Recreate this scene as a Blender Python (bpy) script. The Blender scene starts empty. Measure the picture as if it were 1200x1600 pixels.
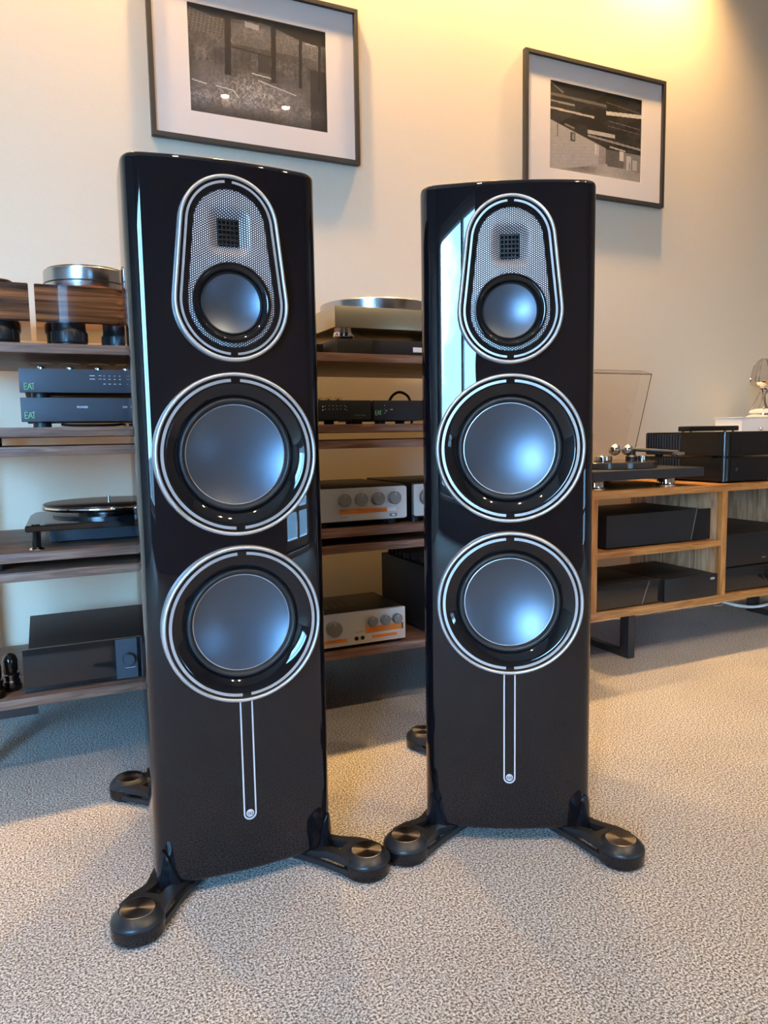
import bpy, bmesh, math, random
import numpy as np
from mathutils import Vector, Matrix
from math import sin, cos, pi, radians, sqrt, atan2, asin

random.seed(7)
scene = bpy.context.scene
COL = scene.collection

# ------------------------------------------------------------------ camera
# world: wall behind the hi-fi racks is the plane Y = 2.187, floor Z = 0, camera above the origin
F_PX, PITCH, ROLL, CAM_H, YAW = 1156.2, radians(5.99), radians(-0.952), 0.7178, radians(24.77)
cam_d = bpy.data.cameras.new('camera')
cam = bpy.data.objects.new('camera', cam_d); COL.objects.link(cam); scene.camera = cam
cam_d.sensor_fit = 'VERTICAL'; cam_d.sensor_height = 24.0
cam_d.lens = 24.0 * F_PX / 1600.0
cam_d.clip_start = 0.02; cam_d.clip_end = 200
cam.matrix_world = (Matrix.Translation((0, 0, CAM_H)) @ Matrix.Rotation(-YAW, 4, 'Z')
                    @ Matrix.Rotation(pi / 2 - PITCH, 4, 'X') @ Matrix.Rotation(ROLL, 4, 'Z'))

# ------------------------------------------------------------------ look
scene.view_settings.view_transform = 'Standard'
scene.view_settings.look = 'None'
scene.view_settings.gamma = 1.0
scene.view_settings.use_curve_mapping = False
scene.view_settings.exposure = 0.8
scene.cycles.max_bounces = 7
scene.cycles.diffuse_bounces = 4
scene.cycles.glossy_bounces = 4
scene.cycles.transparent_max_bounces = 12
scene.cycles.sample_clamp_indirect = 6.0
scene.cycles.caustics_reflective = False
scene.cycles.caustics_refractive = False

# ------------------------------------------------------------------ sky outside the windows
SKY_STRENGTH = 32.0
world = bpy.data.worlds.new('sky'); scene.world = world; world.use_nodes = True
wn = world.node_tree.nodes; wl = world.node_tree.links
wn.clear()
w_out = wn.new('ShaderNodeOutputWorld'); w_bg = wn.new('ShaderNodeBackground')
w_tc = wn.new('ShaderNodeTexCoord'); w_map = wn.new('ShaderNodeMapping'); w_map.inputs['Scale'].default_value = (1.0, 1.0, 2.2); w_map.inputs['Location'].default_value = (0.37, 0.11, 0.0)
w_no = wn.new('ShaderNodeTexNoise'); w_no.inputs['Scale'].default_value = 3.2; w_no.inputs['Detail'].default_value = 6
w_cr = wn.new('ShaderNodeValToRGB')
w_cr.color_ramp.elements[0].position = 0.48; w_cr.color_ramp.elements[0].color = (0.21, 0.55, 1.0, 1)
w_cr.color_ramp.elements[1].position = 0.72; w_cr.color_ramp.elements[1].color = (0.70, 0.91, 1.0, 1)
wl.new(w_tc.outputs['Generated'], w_map.inputs['Vector']); wl.new(w_map.outputs['Vector'], w_no.inputs['Vector'])
wl.new(w_no.outputs['Fac'], w_cr.inputs['Fac']); wl.new(w_cr.outputs['Color'], w_bg.inputs['Color'])
w_bg.inputs['Strength'].default_value = SKY_STRENGTH
wl.new(w_bg.outputs['Background'], w_out.inputs['Surface'])

# ------------------------------------------------------------------ room dimensions
WALL_Y, BACK_Y, LEFT_X, RIGHT_X, CEIL = 2.187, -1.65, -2.95, 3.25, 2.75
# windows in the wall behind the camera: (x0, x1, z0, z1)
WINDOWS = [(-2.70, -1.25, 0.28, 2.14), (1.85, 2.60, 0.03, 0.56)]
for (x0, x1, z0, z1) in WINDOWS:      # light portals: guide sampling of the sky through the openings
    ld = bpy.data.lights.new('window_portal', 'AREA'); ld.shape = 'RECTANGLE'
    ld.size = x1 - x0; ld.size_y = z1 - z0
    ld.cycles.is_portal = True
    lo = bpy.data.objects.new('window_portal', ld); COL.objects.link(lo)
    lo.location = ((x0 + x1) / 2, BACK_Y - 0.10, (z0 + z1) / 2)
    lo.rotation_euler = (radians(90), 0, 0); lo.rotation_euler = (radians(-90), 0, 0)
    lo.rotation_euler = (pi / 2, 0, pi)   # -Z axis towards +Y, into the room

WARM = (1.0, 0.60, 0.23)
ROOM_WARM = (1.0, 0.71, 0.42)
WASH_LAMPS = [(-0.12, 2.05), (0.63, 2.05), (1.38, 2.05), (2.10, 2.05)]
ROOM_LAMPS = [(1.13, -0.27), (1.51, -0.28), (0.15, 0.30), (-0.9, 0.30), (2.4, 0.30)]
WASH_W, ROOM_W = 98.0, 29.0

# ------------------------------------------------------------------ material helpers
MATS = {}
def nodes_of(name):
    m = bpy.data.materials.new(name); m.use_nodes = True
    nt = m.node_tree; b = nt.nodes['Principled BSDF']
    return m, nt, b

def mat(name, col, rough=0.5, metal=0.0, ior=1.5, coat=0.0, bump=0.0, bscale=300, trans=0.0, vary=0.0, aniso=0.0, spec=0.5):
    if name in MATS: return MATS[name]
    m, nt, b = nodes_of(name)
    b.inputs['Base Color'].default_value = (*col, 1); b.inputs['Roughness'].default_value = rough
    b.inputs['Metallic'].default_value = metal; b.inputs['IOR'].default_value = ior
    b.inputs['Coat Weight'].default_value = coat; b.inputs['Coat Roughness'].default_value = 0.03
    b.inputs['Transmission Weight'].default_value = trans
    b.inputs['Specular IOR Level'].default_value = spec
    tc = nt.nodes.new('ShaderNodeTexCoord')
    no = nt.nodes.new('ShaderNodeTexNoise'); no.inputs['Scale'].default_value = bscale; no.inputs['Detail'].default_value = 3
    nt.links.new(tc.outputs['Object'], no.inputs['Vector'])
    if vary > 0:
        cr = nt.nodes.new('ShaderNodeValToRGB')
        cr.color_ramp.elements[0].position = 0.3; cr.color_ramp.elements[1].position = 0.7
        cr.color_ramp.elements[0].color = (*[c * (1 - vary) for c in col], 1)
        cr.color_ramp.elements[1].color = (*[min(1, c * (1 + vary)) for c in col], 1)
        nt.links.new(no.outputs['Fac'], cr.inputs['Fac']); nt.links.new(cr.outputs['Color'], b.inputs['Base Color'])
    if bump > 0:
        bp = nt.nodes.new('ShaderNodeBump'); bp.inputs['Strength'].default_value = bump; bp.inputs['Distance'].default_value = 0.001
        nt.links.new(no.outputs['Fac'], bp.inputs['Height']); nt.links.new(bp.outputs['Normal'], b.inputs['Normal'])
    if aniso > 0:
        b.inputs['Anisotropic'].default_value = aniso
        tg = nt.nodes.new('ShaderNodeTangent'); tg.direction_type = 'RADIAL'; tg.axis = 'Z'
        nt.links.new(tg.outputs['Tangent'], b.inputs['Tangent'])
    MATS[name] = m
    return m

def wood(name, c0, c1, c2, stretch=(1.2, 14, 14), rough=0.45, coat=0.0, scale=5.0, detail=6, dist=1.2, sharp=(0.3, 0.5, 0.7)):
    m, nt, b = nodes_of(name)
    tc = nt.nodes.new('ShaderNodeTexCoord'); mp = nt.nodes.new('ShaderNodeMapping'); mp.inputs['Scale'].default_value = stretch
    no = nt.nodes.new('ShaderNodeTexNoise'); no.inputs['Scale'].default_value = scale; no.inputs['Detail'].default_value = detail
    no.inputs['Distortion'].default_value = dist
    oi = nt.nodes.new('ShaderNodeObjectInfo')
    ad = nt.nodes.new('ShaderNodeVectorMath'); ad.operation = 'ADD'
    ml = nt.nodes.new('ShaderNodeVectorMath'); ml.operation = 'SCALE'; ml.inputs[0].default_value = (7, 3, 5)
    nt.links.new(oi.outputs['Random'], ml.inputs['Scale'])
    nt.links.new(tc.outputs['Object'], mp.inputs['Vector']); nt.links.new(mp.outputs['Vector'], ad.inputs[0]); nt.links.new(ml.outputs['Vector'], ad.inputs[1])
    nt.links.new(ad.outputs['Vector'], no.inputs['Vector'])
    cr = nt.nodes.new('ShaderNodeValToRGB'); e = cr.color_ramp.elements
    e[0].position = sharp[0]; e[0].color = (*c0, 1); e[1].position = sharp[2]; e[1].color = (*c2, 1)
    k = e.new(sharp[1]); k.color = (*c1, 1)
    nt.links.new(no.outputs['Fac'], cr.inputs['Fac']); nt.links.new(cr.outputs['Color'], b.inputs['Base Color'])
    bp = nt.nodes.new('ShaderNodeBump'); bp.inputs['Strength'].default_value = 0.15; bp.inputs['Distance'].default_value = 0.0008
    nt.links.new(no.outputs['Fac'], bp.inputs['Height'])
    if coat == 0: nt.links.new(bp.outputs['Normal'], b.inputs['Normal'])
    b.inputs['Roughness'].default_value = rough; b.inputs['Coat Weight'].default_value = coat; b.inputs['Coat Roughness'].default_value = 0.02
    MATS[name] = m
    return m

def emit(name, col, strength):
    m, nt, b = nodes_of(name)
    b.inputs['Base Color'].default_value = (*col, 1)
    b.inputs['Emission Color'].default_value = (*col, 1); b.inputs['Emission Strength'].default_value = strength
    MATS[name] = m
    return m

def clear_glass(name, tint=(1, 1, 1), ior=1.5, refl=0.96):
    m = bpy.data.materials.new(name); m.use_nodes = True; nt = m.node_tree; nt.nodes.clear()
    o = nt.nodes.new('ShaderNodeOutputMaterial'); mx = nt.nodes.new('ShaderNodeMixShader')
    t = nt.nodes.new('ShaderNodeBsdfTransparent'); t.inputs['Color'].default_value = (*tint, 1)
    g = nt.nodes.new('ShaderNodeBsdfGlossy'); g.inputs['Roughness'].default_value = 0.01
    lw = nt.nodes.new('ShaderNodeLayerWeight'); lw.inputs['Blend'].default_value = 0.5
    pw = nt.nodes.new('ShaderNodeMath'); pw.operation = 'POWER'; pw.inputs[1].default_value = 5
    fr = nt.nodes.new('ShaderNodeMath'); fr.operation = 'MULTIPLY_ADD'; fr.inputs[1].default_value = refl; fr.inputs[2].default_value = ((ior-1)/(ior+1))**2
    nt.links.new(lw.outputs['Facing'], pw.inputs[0]); nt.links.new(pw.outputs[0], fr.inputs[0])
    nt.links.new(fr.outputs[0], mx.inputs['Fac']); nt.links.new(t.outputs['BSDF'], mx.inputs[1]); nt.links.new(g.outputs['BSDF'], mx.inputs[2])
    nt.links.new(mx.outputs['Shader'], o.inputs['Surface'])
    MATS[name] = m
    return m

# ------------------------------------------------------------------ mesh helpers
def NB(): return bmesh.new()

def box(bm, x0, x1, y0, y1, z0, z1, bev=0.0, seg=2):
    vs = [bm.verts.new(p) for p in ((x0,y0,z0),(x1,y0,z0),(x1,y1,z0),(x0,y1,z0),(x0,y0,z1),(x1,y0,z1),(x1,y1,z1),(x0,y1,z1))]
    fs = [bm.faces.new([vs[i] for i in q]) for q in ((0,3,2,1),(4,5,6,7),(0,1,5,4),(1,2,6,5),(2,3,7,6),(3,0,4,7))]
    if bev > 0:
        es = list({e for f in fs for e in f.edges})
        bmesh.ops.bevel(bm, geom=es, offset=bev, segments=seg, affect='EDGES', profile=0.6)
    return bm

def bx(*a, **k): return box(NB(), *a, **k)

def prism(bm, pts, z0, z1, axis='z', bev=0.0, vert_bev=0.0):
    # polygon pts (2D) extruded along axis; axis 'y' uses (x, z) points
    P = (lambda p, t: (p[0], p[1], t)) if axis == 'z' else ((lambda p, t: (p[0], t, p[1])) if axis == 'y' else (lambda p, t: (t, p[0], p[1])))
    a = [bm.verts.new(P(p, z0)) for p in pts]; b = [bm.verts.new(P(p, z1)) for p in pts]
    n = len(pts); fs = []
    fs.append(bm.faces.new(a[::-1])); fs.append(bm.faces.new(b))
    for i in range(n): fs.append(bm.faces.new((a[i], a[(i+1) % n], b[(i+1) % n], b[i])))
    bmesh.ops.recalc_face_normals(bm, faces=fs)
    if bev > 0:
        es = [e for f in fs[:2] for e in f.edges]
        bmesh.ops.bevel(bm, geom=list(set(es)), offset=bev, segments=2, affect='EDGES')
    return bm

def rrect(x0, x1, z0, z1, r, n=5):
    out = []
    for cx, cz, a0 in ((x1 - r, z1 - r, 0), (x0 + r, z1 - r, pi/2), (x0 + r, z0 + r, pi), (x1 - r, z0 + r, 1.5*pi)):
        for i in range(n + 1):
            a = a0 + i * pi/2 / n; out.append((cx + r*cos(a), cz + r*sin(a)))
    return out

def lathe(bm, prof, c=(0,0,0), axis='z', n=40, a0=0.0, a1=2*pi):
    # prof: (radius, height) pairs; axis 'y' -> height is y (towards the back), circle in xz
    full = abs(a1 - a0 - 2*pi) < 1e-6
    m = n if full else n + 1
    rings = []
    for r, h in prof:
        if r < 1e-7:
            p = (c[0], c[1] + h, c[2]) if axis == 'y' else ((c[0], c[1], c[2] + h) if axis == 'z' else (c[0] + h, c[1], c[2]))
            rings.append([bm.verts.new(p)]); continue
        ring = []
        for i in range(m):
            a = a0 + (a1 - a0) * i / n
            u, v = r*cos(a), r*sin(a)
            if axis == 'y': p = (c[0] + u, c[1] + h, c[2] + v)
            elif axis == 'z': p = (c[0] + u, c[1] + v, c[2] + h)
            else: p = (c[0] + h, c[1] + u, c[2] + v)
            ring.append(bm.verts.new(p))
        rings.append(ring)
    fs = []
    for A, B in zip(rings[:-1], rings[1:]):
        k = n if full else n
        for i in range(k):
            j = (i + 1) % m if full else i + 1
            if len(A) == 1 and len(B) == 1: continue
            if len(A) == 1: q = (A[0], B[j], B[i])
            elif len(B) == 1: q = (A[i], A[j], B[0])
            else: q = (A[i], A[j], B[j], B[i])
            fs.append(bm.faces.new(q))
    bmesh.ops.recalc_face_normals(bm, faces=fs)
    return bm

def cyl(bm, c, r, h, axis='z', n=32, bev=0.0):
    b = min(bev, r*0.5, h*0.5)
    pr = [(0, 0), (r - b, 0), (r, b), (r, h - b), (r - b, h), (0, h)] if b > 0 else [(0, 0), (r, 0), (r, h), (0, h)]
    return lathe(bm, pr, c, axis, n)

def tube(bm, pts, r, n=8, smooth=4):
    pts = [Vector(p) for p in pts]
    if smooth > 1 and len(pts) > 2:      # Catmull-Rom
        q = [pts[0]] + pts + [pts[-1]]; o = []
        for i in range(1, len(q) - 2):
            for s in range(smooth):
                t = s / smooth
                o.append(0.5*((2*q[i]) + (q[i+1]-q[i-1])*t + (2*q[i-1]-5*q[i]+4*q[i+1]-q[i+2])*t*t + (3*q[i]-q[i-1]-3*q[i+1]+q[i+2])*t**3))
        o.append(pts[-1]); pts = o
    rings = []; up = Vector((0, 0, 1))
    for i, p in enumerate(pts):
        d = (pts[min(i+1, len(pts)-1)] - pts[max(i-1, 0)]).normalized()
        a = d.cross(up)
        if a.length < 0.1: a = d.cross(Vector((0, 1, 0)))
        a.normalize(); b = d.cross(a).normalized()
        rr = r[i] if isinstance(r, (list, tuple)) else r
        rings.append([bm.verts.new(p + a*rr*cos(2*pi*k/n) + b*rr*sin(2*pi*k/n)) for k in range(n)])
    for A, B in zip(rings[:-1], rings[1:]):
        for k in range(n): bm.faces.new((A[k], A[(k+1) % n], B[(k+1) % n], B[k]))
    bm.faces.new(rings[0][::-1]); bm.faces.new(rings[-1])
    bmesh.ops.recalc_face_normals(bm, faces=bm.faces[:])
    return bm

def text_bm(s, size, x, y, z, align='LEFT', ext=0.0004, sx=1.0):
    # lettering standing in the xz plane, facing -y, baseline left at (x, y, z)
    cu = bpy.data.curves.new('txt', 'FONT'); cu.body = s; cu.size = size; cu.align_x = align; cu.extrude = ext; cu.resolution_u = 2
    o = bpy.data.objects.new('txt', cu)
    me = bpy.data.meshes.new_from_object(o)
    bm = NB(); bm.from_mesh(me)
    for v in bm.verts: v.co = Vector((x + v.co.x*sx, y - v.co.z, z + v.co.y))
    bpy.data.objects.remove(o); bpy.data.curves.remove(cu); bpy.data.meshes.remove(me)
    return bm

def origin_of(o):
    p = Vector((0, 0, 0))
    while o is not None: p = p + o.location; o = o.parent
    return p

def obj(name, bm, m, parent=None, smooth=35, label=None):
    me = bpy.data.meshes.new(name)
    if parent is not None:
        off = origin_of(parent)
        if off.length > 0: bmesh.ops.translate(bm, verts=bm.verts[:], vec=-off)
    bm.to_mesh(me); bm.free()
    if smooth:
        me.shade_smooth(); me.set_sharp_from_angle(angle=radians(smooth))
    me.materials.append(MATS[m] if isinstance(m, str) else m)
    o = bpy.data.objects.new(name, me); COL.objects.link(o)
    if parent is not None: o.parent = parent
    if label: o['label'] = label
    return o

def thing(name, label, cat, loc=(0,0,0), group=None):
    o = bpy.data.objects.new(name, None); COL.objects.link(o); o.location = loc; o.empty_display_size = 0.05
    o['label'] = label; o['category'] = cat
    if group: o['group'] = group
    return o

def tag(o, label, cat, group=None):
    o['label'] = label; o['category'] = cat
    if group: o['group'] = group
    return o

def struct(name, bm, m, smooth=35, label=None):
    o = obj(name, bm, m, None, smooth); o['kind'] = 'structure'
    if label: o['label'] = label
    return o

def copy_tree(o, parent=None):
    c = o.copy(); COL.objects.link(c); c.parent = parent
    for ch in list(o.children): copy_tree(ch, c)
    return c

# ------------------------------------------------------------------ materials
mat('lacquer', (0.0035, 0.0038, 0.006), rough=0.018, ior=1.58)
mat('gloss_black', (0.006, 0.006, 0.007), rough=0.05, ior=1.5)
mat('satin_black', (0.008, 0.008, 0.009), rough=0.38)
mat('matte_black', (0.009, 0.009, 0.0095), rough=0.55, bump=0.15, bscale=900)
mat('rubber', (0.014, 0.015, 0.017), rough=0.45)
mat('dark_metal', (0.022, 0.024, 0.028), rough=0.36, metal=0.3)
mat('leg_metal', (0.03, 0.03, 0.032), rough=0.4, metal=0.2)
mat('silver', (0.62, 0.64, 0.66), rough=0.34, metal=0.7)
mat('silver_flat', (0.74, 0.75, 0.76), rough=0.42, metal=0.55)
mat('chrome', (0.86, 0.86, 0.87), rough=0.06, metal=1.0)
mat('chrome_dark', (0.16, 0.16, 0.17), rough=0.15, metal=1.0)
mat('steel_platter', (0.55, 0.55, 0.56), rough=0.22, metal=1.0)
mat('cone', (0.125, 0.155, 0.20), rough=0.38, metal=0.9)
mat('spun_disc', (0.20, 0.18, 0.16), rough=0.32, metal=1.0, aniso=0.9)
mat('slate_front', (0.042, 0.048, 0.062), rough=0.42, metal=0.3, bump=0.05, bscale=1200)
mat('amp_grey', (0.07, 0.085, 0.105), rough=0.4, metal=0.3)
mat('champagne', (0.50, 0.44, 0.30), rough=0.32, metal=0.75, bump=0.06, bscale=700)
mat('alu_front', (0.60, 0.60, 0.60), rough=0.42, metal=0.55)
mat('knob_grey', (0.24, 0.24, 0.24), rough=0.4, metal=0.5)
mat('orange', (0.80, 0.22, 0.03), rough=0.35)
mat('print_white', (0.85, 0.86, 0.88), rough=0.5)
mat('print_grey2', (0.55, 0.56, 0.58), rough=0.5)
mat('print_grey', (0.28, 0.28, 0.29), rough=0.5)
mat('logo_green', (0.24, 0.68, 0.27), rough=0.5)
mat('logo_dim_green', (0.06, 0.22, 0.12), rough=0.5)
mat('white_paint', (0.74, 0.73, 0.71), rough=0.5)
mat('white_plastic', (0.80, 0.80, 0.80), rough=0.35)
mat('mount_card', (0.88, 0.83, 0.77), rough=0.8)
mat('frame_black', (0.035, 0.034, 0.032), rough=0.45)
mat('slate_slab', (0.020, 0.023, 0.028), rough=0.5, bump=0.1, bscale=900)
mat('smoke_acrylic', (0.05, 0.048, 0.045), rough=0.12)
mat('record', (0.008, 0.008, 0.009), rough=0.22)
mat('ceiling_paint', (0.80, 0.78, 0.74), rough=0.9)
mat('darkened_side_paint', (0.24, 0.22, 0.20), rough=0.85, bump=0.1, bscale=260)  # unseen walls' colour darkened to cut bounced light and dim the lacquer reflections
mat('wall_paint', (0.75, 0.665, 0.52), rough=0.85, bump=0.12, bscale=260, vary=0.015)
mat('brick_red', (0.25, 0.09, 0.06), rough=0.9)
wood('walnut', (0.085, 0.040, 0.025), (0.18, 0.092, 0.060), (0.28, 0.16, 0.11), stretch=(1.4, 9, 26), scale=4.5)
wood('pine', (0.20, 0.075, 0.018), (0.40, 0.175, 0.050), (0.52, 0.26, 0.09), stretch=(1.5, 12, 22), scale=3.6)
wood('plank_wood', (0.30, 0.16, 0.08), (0.54, 0.33, 0.19), (0.70, 0.47, 0.29), stretch=(10, 10, 1.4), scale=5, rough=0.6)
wood('macassar', (0.020, 0.008, 0.004), (0.14, 0.048, 0.017), (0.34, 0.13, 0.045), stretch=(0.9, 8, 30), scale=3.0, rough=0.25, coat=1.0, dist=0.5, sharp=(0.36, 0.5, 0.66))
clear_glass('picture_glass', refl=0.12); clear_glass('window_glass'); clear_glass('valve_glass', (0.92, 0.93, 0.95))
clear_glass('acrylic_clear', (0.985, 0.98, 0.975), refl=0.6); clear_glass('acrylic_edge', (0.45, 0.42, 0.38))

def grille_material():
    # black sheet metal punched with a hexagonal hole pattern; bright felt shows through the holes
    m, nt, b = nodes_of('grille')
    N = nt.nodes.new; L = nt.links.new
    p = 0.0034
    tc = N('ShaderNodeTexCoord'); sp = N('ShaderNodeSeparateXYZ'); L(tc.outputs['Object'], sp.inputs[0])
    def math_(op, a, c=None):
        n = N('ShaderNodeMath'); n.operation = op
        for i, v in enumerate((a, c)):
            if v is None: continue
            if isinstance(v, (int, float)): n.inputs[i].default_value = v
            else: L(v, n.inputs[i])
        return n.outputs[0]
    ds = []
    for k in (0, 1):
        u = math_('ADD', math_('DIVIDE', sp.outputs['X'], p*sqrt(3)), 50 + 0.5*k)
        v = math_('ADD', math_('DIVIDE', sp.outputs['Z'], p), 0.5*k)
        fu = math_('MULTIPLY', math_('SUBTRACT', math_('FRACT', u), 0.5), p*sqrt(3))
        fv = math_('MULTIPLY', math_('SUBTRACT', math_('FRACT', v), 0.5), p)
        ds.append(math_('SQRT', math_('ADD', math_('MULTIPLY', fu, fu), math_('MULTIPLY', fv, fv))))
    d = math_('MINIMUM', ds[0], ds[1])
    hole = math_('LESS_THAN', d, p*0.285)
    mx = N('ShaderNodeMix'); mx.data_type = 'RGBA'
    L(hole, mx.inputs[0]); mx.inputs[6].default_value = (0.012, 0.012, 0.014, 1); mx.inputs[7].default_value = (0.96, 0.96, 0.97, 1)
    L(mx.outputs[2], b.inputs['Base Color'])
    b.inputs['Roughness'].default_value = 0.35
    L(math_('MULTIPLY', hole, 0.25), b.inputs['Metallic'])
    MATS['grille'] = m
grille_material()

def carpet_material():
    m, nt, b = nodes_of('carpet')
    N = nt.nodes.new; L = nt.links.new
    tc = N('ShaderNodeTexCoord')
    n1 = N('ShaderNodeTexNoise'); n1.inputs['Scale'].default_value = 300; n1.inputs['Detail'].default_value = 3; n1.inputs['Roughness'].default_value = 0.7
    n2 = N('ShaderNodeTexVoronoi'); n2.inputs['Scale'].default_value = 260; n2.inputs['Randomness'].default_value = 1.0
    n3 = N('ShaderNodeTexNoise'); n3.inputs['Scale'].default_value = 5; n3.inputs['Detail'].default_value = 2
    for n in (n1, n2, n3): L(tc.outputs['Object'], n.inputs['Vector'])
    cr = N('ShaderNodeValToRGB'); e = cr.color_ramp.elements
    e[0].position = 0.41; e[0].color = (0.14, 0.12, 0.105, 1); e[1].position = 0.59; e[1].color = (0.90, 0.86, 0.81, 1)
    k = e.new(0.50); k.color = (0.53, 0.49, 0.45, 1)
    L(n1.outputs['Fac'], cr.inputs['Fac'])
    mx = N('ShaderNodeMix'); mx.data_type = 'RGBA'; mx.blend_type = 'MULTIPLY'; mx.inputs[0].default_value = 0.25
    c3 = N('ShaderNodeValToRGB'); c3.color_ramp.elements[0].position = 0.35; c3.color_ramp.elements[0].color = (0.7, 0.7, 0.7, 1)
    c3.color_ramp.elements[1].position = 0.65
    L(n3.outputs['Fac'], c3.inputs['Fac']); L(cr.outputs['Color'], mx.inputs[6]); L(c3.outputs['Color'], mx.inputs[7])
    L(mx.outputs[2], b.inputs['Base Color'])
    b.inputs['Roughness'].default_value = 1.0; b.inputs['Specular IOR Level'].default_value = 0.05
    ad = N('ShaderNodeMath'); ad.operation = 'MULTIPLY_ADD'; ad.inputs[1].default_value = -0.6
    L(n2.outputs['Distance'], ad.inputs[0]); L(n1.outputs['Fac'], ad.inputs[2])
    bp = N('ShaderNodeBump'); bp.inputs['Strength'].default_value = 0.9; bp.inputs['Distance'].default_value = 0.004
    L(ad.outputs[0], bp.inputs['Height']); L(bp.outputs['Normal'], b.inputs['Normal'])
    MATS['carpet'] = m
carpet_material()

# ------------------------------------------------------------------ room shell
struct('floor', bx(LEFT_X, RIGHT_X, BACK_Y, WALL_Y, -0.05, 0.0), 'carpet', 0, 'beige speckled fitted carpet')
struct('ceiling', bx(LEFT_X - 0.1, RIGHT_X + 0.1, BACK_Y - 0.2, WALL_Y + 0.1, CEIL, CEIL + 0.1), 'ceiling_paint', 0)
struct('wall_back', bx(LEFT_X - 0.1, RIGHT_X + 0.1, WALL_Y, WALL_Y + 0.1, -0.05, CEIL), 'wall_paint', 0, 'cream painted wall behind the racks')
struct('wall_left', bx(LEFT_X - 0.1, LEFT_X, BACK_Y - 0.2, WALL_Y, -0.05, CEIL), 'darkened_side_paint', 0)
struct('wall_right', bx(RIGHT_X, RIGHT_X + 0.1, BACK_Y - 0.2, WALL_Y, -0.05, CEIL), 'darkened_side_paint', 0)
bm = NB()
xs = [LEFT_X] + [v for w in WINDOWS for v in (w[0], w[1])] + [RIGHT_X]
for i in range(0, len(xs), 2): box(bm, xs[i], xs[i+1], BACK_Y - 0.2, BACK_Y, -0.05, CEIL)
for (x0, x1, z0, z1) in WINDOWS:
    box(bm, x0, x1, BACK_Y - 0.2, BACK_Y, -0.05, z0); box(bm, x0, x1, BACK_Y - 0.2, BACK_Y, z1, CEIL)
struct('wall_front', bm, 'darkened_side_paint', 0)
struct('baseboard_back', bx(LEFT_X, RIGHT_X, WALL_Y - 0.015, WALL_Y, 0, 0.12, bev=0.004), 'white_paint')
for i, (x0, x1, z0, z1) in enumerate(WINDOWS):
    f = bm = NB(); t = 0.06; y0, y1 = BACK_Y - 0.13, BACK_Y - 0.07
    box(bm, x0, x0 + t, y0, y1, z0, z1); box(bm, x1 - t, x1, y0, y1, z0, z1)
    box(bm, x0 + t, x1 - t, y0, y1, z0, z0 + t); box(bm, x0 + t, x1 - t, y0, y1, z1 - t, z1)
    w = struct('window_%d' % (i + 1), bm, 'white_paint', 0)
    xm = -1.72 if i == 0 else (x0 + x1) / 2
    obj('mullion', bx(xm - 0.03, xm + 0.03, y0, y1, z0 + t, z1 - t), 'white_paint', w)
    for zt in ([] if i == 0 else [0.27]):
        obj('transom', bx(x0 + t, xm - 0.03, y0, y1, zt - 0.015, zt + 0.015), 'white_paint', w)
        obj('transom', bx(xm + 0.03, x1 - t, y0, y1, zt - 0.015, zt + 0.015), 'white_paint', w)
    obj('pane', bx(x0 + t, xm - 0.03, y0 + 0.028, y0 + 0.032, z0 + t, z1 - t), 'window_glass', w)
    obj('pane', bx(xm + 0.03, x1 - t, y0 + 0.028, y0 + 0.032, z0 + t, z1 - t), 'window_glass', w)
    obj('sill', bx(x0, x1, BACK_Y - 0.2, BACK_Y + 0.02, z0 - 0.03, z0, bev=0.004), 'white_paint', w)
# outdoor ground beyond the windows
struct('ground', bx(-30, 30, -40, BACK_Y - 0.4, -0.6, -0.5), mat('tarmac', (0.09, 0.09, 0.095), rough=0.9, bump=0.2, bscale=40), 0)

# ------------------------------------------------------------------ ceiling downlights (each lamp carries its own light)
emit('lamp_glow', (1.0, 0.78, 0.48), 60.0)
def downlight(x, y, watts, label, group, ang=95, blend=0.7, tint=WARM, tilt=0):
    r = thing('ceiling_downlight', label, 'downlight', (x, y, CEIL), group)
    obj('bezel', lathe(NB(), [(0.025, 0.0), (0.025, -0.004), (0.046, -0.006), (0.048, 0.0)], (x, y, CEIL), 'z', 32), 'white_paint', r)
    obj('lamp_lens', cyl(NB(), (x, y, CEIL - 0.004), 0.024, 0.003, 'z', 24), 'lamp_glow', r)
    ld = bpy.data.lights.new('downlight_beam', 'SPOT'); ld.energy = watts; ld.color = tint
    ld.spot_size = radians(ang); ld.spot_blend = blend; ld.shadow_soft_size = 0.028
    lo = bpy.data.objects.new('downlight_beam', ld); COL.objects.link(lo); lo.parent = r; lo.location = (0, 0, -0.035)
    lo.rotation_euler = (radians(tilt), 0, 0)      # the wall washers are tipped a little towards the wall
for i, (x, y) in enumerate(WASH_LAMPS):
    downlight(x, y, WASH_W, 'recessed ceiling downlight close to the picture wall, above the ' + ('veneered turntable', 'barn photograph', 'gap between the photographs', 'warehouse photograph')[i], 'downlights along the picture wall', 104, 1.0, WARM, 15)
for i, (x, y) in enumerate(ROOM_LAMPS):
    downlight(x, y, ROOM_W, 'recessed ceiling downlight over the open floor, ' + ('first of a close pair', 'second of a close pair', 'in front of the nearer loudspeaker', 'towards the side wall', 'in front of the sideboard')[i], 'downlights over the open floor', 136, 0.8, ROOM_WARM)

# ------------------------------------------------------------------ loudspeaker
Z_BOT, Z_TOP = 0.022, 1.122
Z_W1, Z_W2, R_W = 0.6906, 0.4291, 0.1232
Z_MID, R_MID, R_TOPP = 0.9145, 0.0856, 0.0735
Z_TC = 1.0974 - R_TOPP
Z_TW = 1.0175

def bez(p0, p1, p2, p3, n):
    return [tuple((1-t)**3*p0[k] + 3*(1-t)**2*t*p1[k] + 3*(1-t)*t*t*p2[k] + t**3*p3[k] for k in (0, 1)) for t in [i/n for i in range(n)]]

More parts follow.
